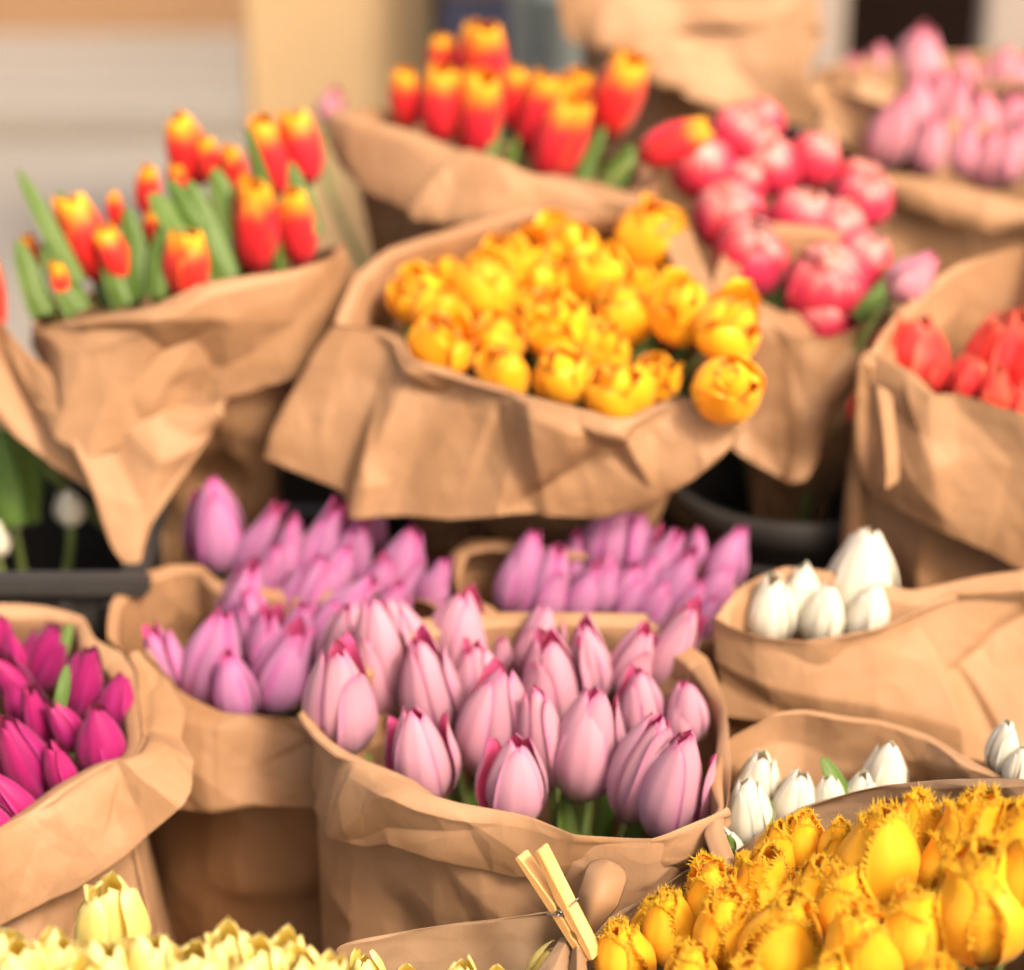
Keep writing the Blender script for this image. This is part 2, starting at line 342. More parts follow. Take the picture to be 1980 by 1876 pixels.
def fold_disp(s, t, seed, n, amp, size):
    """height of a crumpled sheet: broad facets, smaller ones in patches"""
    r = np.random.RandomState(seed)
    sh = r.uniform(-.5, .5)
    h = facets(s + t * sh, t, r, size * 1.35, amp * 1.75, 2.1)
    h = h + facets(s - t * .7, t + s * .2, r, size * 1.9, amp * 1.1, 1.2)
    patch = np.clip(facets(s, t, r, size * 1.6, 1.0) * .9 + .1, 0, 1)
    h = h + facets(s - t * sh, t, r, size * .6, amp * .48, 1.6) * patch
    return h + facets(s, t, r, size * .28, amp * .07, 1.0) * patch
def sheet(name, grid, mat, parent=None, closed=False, seed=1, folds=26, amp=.006, size=.04, rimfade=.35, loc=None, thick=.0005, bot=1.0, bias=0):
    g = np.asarray(grid, float); M, N = g.shape[:2]
    ds = np.linalg.norm(np.diff(g, axis=1), axis=2).mean(0); s = np.concatenate([[0], np.cumsum(ds)])[None].repeat(M, 0)
    dt = np.linalg.norm(np.diff(g, axis=0), axis=2).mean(1); t = np.concatenate([[0], np.cumsum(dt)])[:, None].repeat(N, 1)
    h = fold_disp(s, t, seed, folds, amp, size)
    if closed:
        k = max(2, N // 14); wgt = np.ones(N); wgt[:k] = np.linspace(0, 1, k); wgt[-k:] = np.linspace(1, 0, k); h = h * wgt[None]
    v = np.linspace(0, 1, M)[:, None]; h = h * np.clip(rimfade + v * 5, 0, 1) * (1 + (bot - 1) * v)
    gu = np.gradient(g, axis=1) if not closed else (np.roll(g, -1, 1) - np.roll(g, 1, 1)) / 2
    gv = np.gradient(g, axis=0); nrm = np.cross(gu, gv); nrm /= np.linalg.norm(nrm, axis=2, keepdims=True) + 1e-9
    if bias:
        ctr = g.reshape(-1, 3).mean(0); o_ = g - ctr; o_[..., 2] = 0
        sg = 1.0 if (nrm * o_).sum() > 0 else -1.0
        fade = np.clip(rimfade + v * 5, 0, 1)
        h = sg * (h * .8 + bias * h.std() * 1.0 * fade) if bias < 0 else sg * np.where(h < 0, h * .6, h) * np.clip((v - .13) * 3.2, 0, 1)
    g = g + nrm * h[..., None]
    f = []; J = N if closed else N - 1
    for i in range(M - 1):
        for j in range(J): f.append((i * N + j, i * N + (j + 1) % N, (i + 1) * N + (j + 1) % N, (i + 1) * N + j))
    o = mesh_obj(name, g.reshape(-1, 3), f, mat, parent, loc=loc)
    md = o.modifiers.new('paper thickness', 'SOLIDIFY'); md.thickness = thick; md.offset = 0
    return o

def loft(lines, M):
    """lines: list of (N,3) rows -> smooth rows"""
    L = np.asarray(lines); k = len(L); t = np.linspace(0, k - 1, M); out = []
    for x in t:
        i = min(int(x), k - 2); f = x - i
        a, b, c, d = L[max(i - 1, 0)], L[i], L[i + 1], L[min(i + 2, k - 1)]
        out.append(.5 * ((2 * b) + (c - a) * f + (2 * a - 5 * b + 4 * c - d) * f * f + (3 * b - a - 3 * c + d) * f**3))
    return np.asarray(out)

def wrap(label, rim, plane, body, skirts=(), mat=0, seed=1, amp=.006, size=.045, N=300, folds=34, name='paper_wrap', cat='paper wrap', group='kraft paper wraps', fine=1):
    """a bunch's kraft paper: a tube hanging from its rim, and cuffs turned down outside it
    plane = (py0, d0, ky, px0, kx); body = rows (drop, scale, dx, dy); skirts = (i0, i1, lower edge, bulge)"""
    py0, d0, ky, px0, kx = plane
    dep = lambda x, y: d0 + (py0 - y) * ky + (px0 - x) * kx
    pts = np.array([P(p[0], p[1], p[2] if len(p) > 2 else dep(p[0], p[1])) for p in rim])
    c = pts.mean(0)
    N = int(N * fine); line = arc(edge_line(pts, True), N, True)
    rows = [line]
    out = np.array([1, 1, 0.])
    for (drop, s, dx, dy) in body:
        q = c + (line - c) * np.array([s, s, max(0, 1 - drop / .55)]) + np.array([dx, dy, -drop]); rows.append(q)
    tot = body[-1][0]
    M = int(max(14, min(90 * fine, tot / .0045 * fine)))
    base = c + np.array([body[-1][2], body[-1][3], -tot])
    root = sheet(name, loft(rows, M), KRAFT[mat], None, True, seed, folds, amp, size, .12, loc=base, bias=-1 if skirts else 0)
    tag(root, label, cat, group)
    dense = edge_line(pts, True)
    for k, sk in enumerate(skirts):
        i0, i1, low = sk[:3]; bul = sk[3] if len(sk) > 3 else .008; zo = sk[4] if len(sk) > 4 else 0.0
        seg = np.array([dense[int(round(x)) % len(dense)] for x in np.linspace(i0 * 10, i1 * 10, max(20, int((i1 - i0) * 10)))])
        n = int(220 * fine)
        top = arc(seg, n)
        ld = [CAMP - top[int(round(j / (len(low) - 1) * (n - 1)))] for j in range(len(low))]
        ld = [float(np.dot(q, CT)) for q in ld]
        lo = arc(edge_line([P(p[0], p[1], (p[2] if len(p) > 2 else ld[j] + zo)) for j, p in enumerate(low)], False, .85), n)
        o_ = top - c; o_[:, 2] = 0; o_ /= np.linalg.norm(o_, axis=1, keepdims=True) + 1e-6
        bul = bul * .45; r0 = top - o_ * .0012 + np.array([0, 0, -.002]); r1 = top + o_ * .0004 + np.array([0, 0, .001]); r2 = top + o_ * .002 + np.array([0, 0, -.0025])
        mid = top * .55 + lo * .45 + o_ * bul
        rows = [r0, r1, r2, top * .8 + lo * .2 + o_ * bul * .8, mid, top * .25 + lo * .75 + o_ * bul * .8, lo]
        sheet('cuff', np.asarray(loft(rows, int(70 * fine))) , KRAFT[mat], root, False, seed + 50 + k, int(folds * 1.0), amp * 1.0, size, .10, bias=1).matrix_parent_inverse = Matrix.Translation(-Vector(base))
    root['centre'] = list(map(float, c))
    return root, c
def flap(root, top, low, seed=3, mat=0, amp=.004, bul=.01, folds=14, M=26, n=70, name='flap'):
    a = arc(edge_line([P(*p) for p in top]), n); b = arc(edge_line([P(*p) for p in low], False, .8), n)
    t = CT * bul
    o = sheet(name, loft([a, a * .6 + b * .4 + t, a * .25 + b * .75 + t * .7, b], M), KRAFT[mat], root, False, seed, folds, amp, .03, .5)
    if root is not None: o.matrix_parent_inverse = Matrix.Translation(-root.location)
    return o

# ------------------------------------------------------------------ tulips
def prof(v, ctrl):
    x = np.array([c[0] for c in ctrl]); y = np.array([c[1] for c in ctrl])
    # smooth monotone-ish: cubic hermite on the control points
    m = np.gradient(y, x); i = np.clip(np.searchsorted(x, v, 'right') - 1, 0, len(x) - 2)
    h = x[i + 1] - x[i]; t = (v - x[i]) / h
    return (2*t**3 - 3*t**2 + 1) * y[i] + (t**3 - 2*t**2 + t) * h * m[i] + (-2*t**3 + 3*t**2) * y[i+1] + (t**3 - t**2) * h * m[i+1]
BUD = [(0, .20), (.06, .50), (.18, .82), (.36, 1.0), (.56, .94), (.76, .70), (.90, .45), (1, .27)]
BALLO = [(0, .22), (.08, .62), (.22, .90), (.42, 1.04), (.64, 1.0), (.84, .84), (1, .62)]
FRIN = [(0, .22), (.06, .55), (.2, .86), (.42, 1.0), (.62, .93), (.82, .64), (1, .36)]
PALE = [(0, .22), (.06, .5), (.2, .8), (.40, 1.0), (.62, .94), (.84, .70), (1, .46)]
SLIM = [(0, .24), (.06, .55), (.2, .86), (.42, 1.0), (.66, .92), (.85, .70), (1, .45)]
OPENP = [(0, .22), (.06, .55), (.18, .84), (.38, 1.0), (.62, 1.0), (.82, .93), (1, .88)]
BALL = [(0, .22), (.08, .66), (.22, .95), (.42, 1.06), (.64, .98), (.84, .70), (1, .26)]
def petal_mesh(rng, Rm, ctrl, Wm, phi, rs, cup=.85, tip=1.0, tipo=0., ruff=0., lean=0., vmax=1.0, fringe=0, nu=11, nv=17, groove=.010, wtop=.62, twist=0., z0=0.):
    v = np.linspace(0, 1, nv) ** .92; u = np.linspace(-1, 1, nu); V, U = np.meshgrid(v, u, indexing='ij')
    wv = Wm * (V + .04) ** .42 * np.maximum(1 - V, 0) ** (wtop) * 1.62
    wv = np.maximum(wv, .012 * (1 - V) + .002)
    if fringe: wv = np.maximum(wv, Wm * .20 * (V > .5))
    Rv = np.maximum(prof(V, ctrl), .12) * Rm * rs
    Rv = Rv + tipo * np.clip((V - .66) / .34, 0, 1) ** 2
    rc = np.maximum(Rv * cup, .07)
    ang = np.clip(U * wv / rc, -2.0, 2.0)
    x = Rv - rc * (1 - np.cos(ang)); y = rc * np.sin(ang)
    x = x - groove * np.exp(-(U / .13) ** 2) * np.sin(np.clip(V * 1.05, 0, 1) * math.pi) + .006 * np.exp(-((np.abs(U) - .3) / .18) ** 2)
    ph = rng.uniform(0, 6.28); x = x + ruff * np.abs(U) ** 2 * np.sin(V * 9 + ph + U * 2) * V
    x = x + .010 * np.sin(V * 4 + ph) * U
    z = z0 + V * vmax + (np.abs(U) ** 2.2) * -.02 * V + twist * U * V * .05
    z = z + rng.uniform(-.01, .01) * U
    lx = math.cos(lean); ls = math.sin(lean)
    x0 = Rm * .15 * rs
    X = x0 + (x - x0) * lx + z * ls; Z = z * lx - (x - x0) * ls
    pts = np.stack([X * math.cos(phi) - y * math.sin(phi), X * math.sin(phi) + y * math.cos(phi), Z], 2)
    gu = np.gradient(pts, axis=1); gv = np.gradient(pts, axis=0); nr = np.cross(gu, gv); nr /= np.linalg.norm(nr, axis=2, keepdims=True) + 1e-9
    rad = np.array([math.cos(phi), math.sin(phi), 0])
    if (nr * rad).sum() < 0: nr = -nr
    th = .016 * np.clip(1 - np.abs(U) ** 4, .12, 1) * np.clip((1 - V) * 4, .15, 1)
    inner = pts - nr * th[..., None]
    vs = np.concatenate([pts.reshape(-1, 3), inner.reshape(-1, 3)]); K = nu * nv
    uvs = np.stack([(U + 1) / 2, V], 2).reshape(-1, 2); uvs = np.concatenate([uvs, uvs])
    f, mi = [], []
    for i in range(nv - 1):
        for j in range(nu - 1):
            a = i * nu + j; q = (a, a + 1, a + nu + 1, a + nu)
            f.append(q); mi.append(0); f.append(tuple(K + k for k in q[::-1])); mi.append(1)
    ring = [i * nu for i in range(nv)] + [(nv - 1) * nu + j for j in range(1, nu)] + [i * nu + nu - 1 for i in range(nv - 2, -1, -1)]
    for a, b in zip(ring[:-1], ring[1:]): f.append((a, K + a, K + b, b)); mi.append(0)
    if fringe:
        edge = []                                # points along the margin from v>.38
        for i in range(nv):
            if v[i] > .34: edge.append((pts[i, 0], pts[i, 0] - pts[i, 1], nr[i, 0], v[i], 0.))
        for j in range(1, nu - 1): edge.append((pts[-1, j], pts[-1, j] - pts[-2, j], nr[-1, j], 1., (j + .5) / nu))
        for i in range(nv - 1, -1, -1):
            if v[i] > .34: edge.append((pts[i, -1], pts[i, -1] - pts[i, -2], nr[i, -1], v[i], 1.))
        E = np.array([e[0] for e in edge]); O = np.array([e[1] for e in edge]); Nn = np.array([e[2] for e in edge]); Ev = np.array([e[3] for e in edge]); Eu = np.array([e[4] for e in edge])
        s = np.concatenate([[0], np.cumsum(np.linalg.norm(np.diff(E, axis=0), axis=1))])
        ex_v, ex_uv = [], []; base = len(vs)
        for k in range(fringe):
            q = (k + rng.uniform(.1, .9)) / fringe * s[-1]
            I = lambda A: np.stack([np.interp(q, s, A[:, a]) for a in range(3)])
            p0, o0, n0 = I(E), I(O), I(Nn); vv = float(np.interp(q, s, Ev)); uu = float(np.interp(q, s, Eu))
            o0 = o0 / (np.linalg.norm(o0) + 1e-9); tz = np.array([0, 0, 1.])
            d = o0 * rng.uniform(.5, 1.1) + tz * rng.uniform(.2, 1.0) + n0 * rng.uniform(-.75, .75)
            d /= np.linalg.norm(d); side = np.cross(d, n0); side /= np.linalg.norm(side) + 1e-9
            ln = rng.uniform(.03, .12) * (.5 + .6 * vv); wd = rng.uniform(.006, .013)
            curl = n0 * rng.uniform(-.5, .5) + side * rng.uniform(-.4, .4)
            b0 = p0 - o0 * .02
            m1 = b0 + d * ln * .55; e1 = b0 + d * ln + curl * ln * .45
            a = len(vs) + len(ex_v)
            ex_v += [b0 - side * wd, b0 + side * wd, b0 + n0 * wd * .9, m1 - side * wd * .62, m1 + side * wd * .62, m1 + n0 * wd * .6, e1]
            ex_uv += [(uu, vv)] * 7
            for t3 in ((0, 1, 4, 3), (1, 2, 5, 4), (2, 0, 3, 5)): f.append(tuple(a + x_ for x_ in t3)); mi.append(2)
            for t3 in ((3, 4, 6), (4, 5, 6), (5, 3, 6)): f.append(tuple(a + x_ for x_ in t3)); mi.append(2)
            # a forked side tooth
        vs = np.concatenate([vs, np.array(ex_v)]); uvs = np.concatenate([uvs, np.array(ex_uv)])
    me_o = (vs, f, mi, uvs)
    return me_o

def head_spec(kind, rng):
    """list of petal argument dicts for one flower head of unit length"""
    out = []
    a0 = rng.uniform(0, 6.28)
    if kind in ('pink', 'lilac', 'magenta', 'white', 'rose', 'coral'):
        Rm = {'pink': .275, 'lilac': .265, 'magenta': .28, 'white': .33, 'rose': .33, 'coral': .40}[kind]; ctrl = BUD if kind != 'coral' else FRIN
        for k in range(3):
            out.append(dict(Rm=Rm, ctrl=ctrl, Wm=.345 * Rm / .33, phi=a0 + k * 2.094 + rng.uniform(-.1, .1), rs=.90, cup=.86, lean=rng.uniform(-.04, .03), tipo=rng.uniform(-.04, .05), vmax=rng.uniform(.93, 1.05), wtop=.60))
        for k in range(3):
            fl = rng.rand() < .3
            out.append(dict(Rm=Rm, ctrl=ctrl, Wm=.33 * Rm / .33, phi=a0 + 1.047 + k * 2.094 + rng.uniform(-.14, .14), rs=1.03, cup=.93, lean=rng.uniform(-.01, .05) + (rng.uniform(.04, .13) if fl else 0), tipo=rng.uniform(-.04, .06) + (.05 if fl else 0), vmax=rng.uniform(.84, 1.02), wtop=rng.uniform(.58, .74)))
    elif kind == 'flame':
        for k in range(6):
            o = k % 2; out.append(dict(Rm=.27, ctrl=SLIM, Wm=.30, phi=a0 + k * 1.047 + rng.uniform(-.1, .1), rs=.90 + .12 * o, cup=.88, lean=rng.uniform(-.02, .05), tipo=rng.uniform(-.04, .04), vmax=rng.uniform(.94, 1.02), wtop=.48))
    elif kind == 'fringed':
        for k in range(3): out.append(dict(Rm=.35, ctrl=FRIN, Wm=.36, phi=a0 + k * 2.094 + rng.uniform(-.15, .15), rs=.84, cup=.90, lean=rng.uniform(-.05, .02), ruff=.05, vmax=rng.uniform(.90, 1.0), wtop=.46, fringe=210, nu=13, nv=18, tipo=rng.uniform(-.05, .05)))
        for k in range(3): out.append(dict(Rm=.36, ctrl=FRIN, Wm=.36, phi=a0 + 1.047 + k * 2.094 + rng.uniform(-.2, .2), rs=1.02, cup=.97, lean=rng.uniform(-.02, .08), ruff=.04, vmax=rng.uniform(.84, 1.02), wtop=.50, fringe=210, nu=13, nv=18, tipo=rng.uniform(-.03, .12)))
    elif kind in ('double', 'raspberry'):
        dbl = kind == 'double'; rf = .085 if dbl else .03
        for ring, (rs, vm, ln) in enumerate(((.30, .92, .0), (.62, .97, -.01), (1.0, .93, .03))):
            cnt = (3, 4, 4)[ring]
            for k in range(cnt): out.append(dict(Rm=.44, ctrl=BALL if ring < 2 or not dbl else BALLO, Wm=(.22, .36, .44)[ring], phi=a0 + ring * .7 + k * 6.283 / cnt + rng.uniform(-.3, .3), rs=rs * rng.uniform(.92, 1.08), cup=rng.uniform(.92, 1.1), lean=ln + rng.uniform(-.06, .11 if dbl else .05), ruff=rf, tipo=rng.uniform(-.08, .13 if dbl else .05), vmax=vm * rng.uniform(.76 if dbl else .88, 1.08), wtop=rng.uniform(.26, .46), nu=11, nv=14, groove=.008))
    elif kind == 'pale':
        for ring, (rs, vm, ln) in enumerate(((.42, .80, .0), (.80, .95, -.02), (1.0, 1.0, .02))):
            cnt = (1, 3, 3)[ring]
            for k in range(cnt): out.append(dict(Rm=.33, ctrl=PALE, Wm=(.24, .37, .35)[ring], phi=a0 + ring * 1.05 + k * 6.283 / cnt + rng.uniform(-.15, .15), rs=rs, cup=.92, lean=ln + rng.uniform(-.05, .05), ruff=.03, tipo=rng.uniform(-.05, .06), vmax=vm * rng.uniform(.82, 1.06), wtop=.62, nu=11, nv=15))
    return out
POOL = {}
def head_variant(kind, i):
    key = (kind, i)
    if key not in POOL:
        rng = np.random.RandomState(abs(hash(kind)) % 1000 + 17 * i) if False else np.random.RandomState(sum(map(ord, kind)) * 7 + 131 * i)
        L = []
        for sp_ in head_spec(kind, rng):
            vs, f, mi, uvs = petal_mesh(rng, **sp_)
            o = mesh_obj('petal', vs, f, list(PM[kind]), None, mi, uvs)
            L.append(o.data); bpy.data.objects.remove(o)
        POOL[key] = L
    return POOL[key]
NVAR = {'pink': 11, 'lilac': 7, 'fringed': 6, 'magenta': 6, 'white': 5, 'pale': 5, 'double': 8, 'raspberry': 7, 'flame': 5, 'rose': 4, 'coral': 4}
def tube(name, line, rad, mat, parent, n=8):
    line = np.asarray(line); k = len(line); T = np.gradient(line, axis=0); T /= np.linalg.norm(T, axis=1, keepdims=True)
    a = np.cross(T, [0, 1.0, .1]); a /= np.linalg.norm(a, axis=1, keepdims=True); b = np.cross(T, a)
    an = np.linspace(0, 6.2832, n, endpoint=False)
    rad = np.broadcast_to(rad, (k,))
    v = np.concatenate([line[i] + rad[i] * (np.cos(an)[:, None] * a[i] + np.sin(an)[:, None] * b[i]) for i in range(k)])
    f = [(i * n + j, i * n + (j + 1) % n, (i + 1) * n + (j + 1) % n, (i + 1) * n + j) for i in range(k - 1) for j in range(n)] + [tuple(range(n))[::-1], tuple((k - 1) * n + j for j in range(n))]
    uv = [(j / n, i / k) for i in range(k) for j in range(n)]
    return mesh_obj(name, v, f, mat, parent, uv=uv)
def leaf_mesh(name, a, b, width, parent, seed=0, curl=.02):
    """lance-shaped tulip leaf from base a to tip b, folded along its middle, arching"""
    r = np.random.RandomState(seed); a, b = np.asarray(a), np.asarray(b); L = np.linalg.norm(b - a); d = (b - a) / L
    face = CT * .8 + np.array([r.uniform(-.6, .6), 0, .3]); side = np.cross(d, face); side /= np.linalg.norm(side); n_ = np.cross(side, d)
    nv, nu = 16, 7; V, U = np.meshgrid(np.linspace(0, 1, nv), np.linspace(-1, 1, nu), indexing='ij')
    wv = width / 2 * (V * .8 + .35) ** .5 * np.maximum(1 - V, .0) ** .55 * 1.5 + .0004
    bend = curl * np.sin(V * math.pi) * L * r.uniform(.5, 2)
    pts = a + d * (V * L)[..., None] + side * (U * wv)[..., None] + n_ * (np.abs(U) ** 1.5 * wv * -.35 + bend + .06 * wv * np.sin(V * 9 + U * 2))[..., None]
    th = .0005; vs = np.concatenate([pts.reshape(-1, 3), (pts - n_ * th).reshape(-1, 3)]); K = nu * nv; f = []
    for i in range(nv - 1):
        for j in range(nu - 1):
            q = (i * nu + j, i * nu + j + 1, (i + 1) * nu + j + 1, (i + 1) * nu + j); f += [q, tuple(K + x for x in q[::-1])]
    ring = [i * nu for i in range(nv)] + [(nv - 1) * nu + j for j in range(1, nu)] + [i * nu + nu - 1 for i in range(nv - 2, -1, -1)]
    f += [(p, K + p, K + q, q) for p, q in zip(ring[:-1], ring[1:])]
    uv = np.stack([(U + 1) / 2, V], 2).reshape(-1, 2)
    return mesh_obj(name, vs, f, LEAF, parent, uv=np.concatenate([uv, uv]))
ORD = ['first', 'second', 'third', 'fourth', 'fifth', 'sixth', 'seventh', 'eighth', 'ninth', 'tenth', 'eleventh', 'twelfth']
def bunch(kind, desc, place, heads, plane, foot, group, leaves=(), rows=None, seed=0, toward=.12, single=None):
    """heads: (x, y, length px, tilt deg, width factor, extra depth) in the picture; foot: world point the stems run to"""
    rng = np.random.RandomState(seed + 5)
    py0, d0, ky, px0, kx = plane; roots = []
    n = len(heads); nr = rows or max(1, int(round(math.sqrt(n * .8))))
    order = sorted(range(n), key=lambda i: -heads[i][1]); lab = {}
    names = {1: ['only row'], 2: ['front row', 'back row'], 3: ['front row', 'middle row', 'back row'], 4: ['front row', 'second row', 'third row', 'back row'], 5: ['front row', 'second row', 'middle row', 'fourth row', 'back row']}[min(nr, 5)]; nr = len(names)
    for rI in range(nr):
        ch = order[rI * n // nr:(rI + 1) * n // nr]; ch = sorted(ch, key=lambda i: heads[i][0])
        for q, i in enumerate(ch):
            if nr == 1: lab[i] = f'{desc} {place}, {ORD[q]} from left'
            else: lab[i] = f'{desc} {place}, {names[rI]}, {ORD[q]} from left' if len(ch) > 1 else f'{desc} {place}, alone in {names[rI]}'
    leafs = {}
    for L in leaves:
        i = min(range(n), key=lambda k: (heads[k][0] - L[2]) ** 2 + (heads[k][1] - L[3]) ** 2); leafs.setdefault(i, []).append(L)
    for i, hd in enumerate(heads):
        x, y, ln, tilt = hd[:4]; wf = hd[4] if len(hd) > 4 else 1.0; ex = hd[5] if len(hd) > 5 else 0.0
        d = d0 + (py0 - y) * ky + (px0 - x) * kx + ex + rng.uniform(-.006, .006)
        if kind in ('double', 'raspberry'): tilt += rng.uniform(-16, 16)
        c = P(x, y, d); tw = (hd[6] if len(hd) > 6 else toward) + rng.uniform(-.06, .06)
        ax = np.array([math.sin(R(tilt)), -tw, math.cos(R(tilt))]); ax /= np.linalg.norm(ax)
        fs = math.sqrt(max(.25, 1 - np.dot(ax, CT) ** 2)); Lm = ln / FPX * d / fs
        if kind in ('double', 'raspberry'): Lm = ln / FPX * d * 1.02
        base = c - ax * Lm * .5
        root = bpy.data.objects.new({'fringed': 'fringed_tulip', 'double': 'double_tulip', 'raspberry': 'double_tulip'}.get(kind, 'tulip'), None); link(root)
        root.empty_display_size = .02
        q = Vector(ax).to_track_quat('Z', 'Y') @ Matrix.Rotation(rng.uniform(0, 6.28), 3, 'Z').to_quaternion()
        root.location = base; root.rotation_mode = 'QUATERNION'; root.rotation_quaternion = q
        tag(root, lab[i], 'tulip', group)
        mw = Matrix.LocRotScale(Vector(base), q, None); inv = mw.inverted()
        for me in head_variant(kind, (i * 5 + seed) % NVAR[kind]):
            p = bpy.data.objects.new('petal', me); p.scale = (Lm * wf, Lm * wf, Lm); link(p, root)
        ft = np.asarray(foot) + np.array([(base[0] - foot[0]) * .13, (base[1] - foot[1]) * .13, 0])
        k = np.linspace(0, 1, 10)[:, None]
        ctl = base - ax * .09
        line = (1 - k) ** 2 * (base + ax * Lm * .03) + 2 * k * (1 - k) * ctl + k ** 2 * ft
        s_ = tube('stem', line, np.linspace(.0034, .0042, 10), STEM, root); s_.matrix_parent_inverse = inv
        for L in leafs.get(i, []):
            dl = d + (L[5] if len(L) > 5 else -.015)
            lf = leaf_mesh('leaf', P(L[2], L[3], dl + .01), P(L[0], L[1], dl + .015), L[4] / FPX * d, root, seed + len(roots) * 3 + int(L[0])); lf.matrix_parent_inverse = inv
        roots.append(root)
    return roots
def foot_of(c, drop=.30): return (c[0], c[1], c[2] - drop)

# crop -> picture coordinates used while reading the flowers off
def cA(l): return [(544.5 + a[0] / 2.222, 1138.5 + a[1] / 2.222, a[2] / 2.222) + tuple(a[3:]) for a in l]
def cB(l): return [(346.5 + a[0] / 2.857, 920.7 + a[1] / 2.857, a[2] / 2.857) + tuple(a[3:]) for a in l]
def cC(l): return [(930.6 + a[0] / 3.571, 950.4 + a[1] / 3.571, a[2] / 3.571) + tuple(a[3:]) for a in l]
def cD(l): return [(a[0] / 4.119, 1168.2 + a[1] / 4.119, a[2] / 4.119) + tuple(a[3:]) for a in l]
def cE(l): return [(a[0] / 2.857, 1663 + a[1] / 2.857, a[2] / 2.857) + tuple(a[3:]) for a in l]
def cG(l): return [(594 + a[0] / 2.222, 376 + a[1] / 2.222, a[2] / 2.222) + tuple(a[3:]) for a in l]
def cH(l): return [(a[0] / 2.857, a[1] / 2.857, a[2] / 2.857) + tuple(a[3:]) for a in l]
def cI(l): return [(594 + a[0] / 2.857, a[1] / 2.857, a[2] / 2.857) + tuple(a[3:]) for a in l]
def cJ(l): return [(1188 + a[0] / 2.5, a[1] / 2.5, a[2] / 2.5) + tuple(a[3:]) for a in l]
def cK(l): return [(1584 + a[0] / 3.79, a[1] / 3.79, a[2] / 3.79) + tuple(a[3:]) for a in l]
def cL(l): return [(1287 + a[0] / 2.857, 544.5 + a[1] / 2.857, a[2] / 2.857) + tuple(a[3:]) for a in l]
def cN(l): return [(1287 + a[0] / 2.707, 990 + a[1] / 2.707, a[2] / 2.707) + tuple(a[3:]) for a in l]
def lv(l, sx, ox, sy, oy): return [(ox + a[0] / sx, oy + a[1] / sy, ox + a[2] / sx, oy + a[3] / sy, a[4] / sx) + tuple(a[5:]) for a in l]

# ---- A: the large front bag of pink tulips
pl = (1600, 1.705, 5.4e-4, 990, 0)
rootA, c = wrap('tall kraft paper bag with turned-down cuff holding the sharp pink tulips at centre',
    [(578, 1381), (608, 1427), (648, 1462), (679, 1476), (747, 1503), (823, 1539), (886, 1557), (994, 1575), (1030, 1584), (1107, 1615), (1143, 1619), (1260, 1624), (1332, 1597), (1404, 1564), (1415, 1480), (1411, 1409), (1399, 1341), (1372, 1273), (1327, 1242), (1262, 1202), (1246, 1186), (1100, 1184), (936, 1183), (801, 1197), (700, 1240), (620, 1310)],
    pl, [(.012, .992, 0, 0), (.05, .992, 0, 0), (.15, .99, 0, -.004), (.40, .98, 0, -.008)],
    [(0, 13, [(548, 1528), (562, 1572), (625, 1615), (711, 1633), (756, 1627), (830, 1650), (904, 1674), (994, 1697), (1060, 1690), (1200, 1705), (1330, 1690), (1402, 1640)], .006, .023)], 1, 11, .0075, .05, 240, 34, fine=1.7)
bunch('pink', 'pale pink tulip', 'in the central front bag', cA([
    (255, 470, 488, 1, 0.969, -.03), (425, 300, 522, -6, 0.76), (270, 235, 374, 6, 0.902, .015), (632, 425, 488, -9, 0.874), (600, 705, 448, -6, 0.95), (755, 195, 397, 6, 1.064), (845, 390, 352, -4, 0.95),
    (910, 565, 499, 7, 0.931), (1000, 825, 392, 2, 1.121), (1125, 645, 454, -8, 0.703), (1315, 665, 499, 4, 0.931), (1165, 390, 419, -4, 1.026), (1105, 235, 340, 8, 0.902), (1320, 310, 385, -6, 0.779),
    (1680, 255, 442, 21, 0.703), (1515, 310, 340, 18, 0.855), (1545, 500, 340, -6, 0.931), (1735, 535, 306, -4, 0.969), (1560, 765, 510, 13, 0.798), (1690, 850, 488, 8, 0.931), (945, 290, 170, 0, 0.76), (525, 190, 340, -22, 0.807)]),
    (1600, 1.735, 5.0e-4, 990, 0), foot_of(c, .36), 'pink tulips in the central front bag', rows=5, seed=1,
    leaves=[(1090, 1520, 1110, 1680, 46, .05), (640, 1440, 690, 1600, 46, .05), (700, 1430, 720, 1600, 40, .07), (1330, 1500, 1300, 1700, 44, .05), (930, 1440, 920, 1660, 44, .08), (1180, 1480, 1160, 1690, 46, .08), (860, 1440, 850, 1640, 40, .06), (1250, 1500, 1200, 1700, 50, .06), (1000, 1470, 1010, 1680, 44, .06), (760, 1440, 780, 1600, 40, .06)])
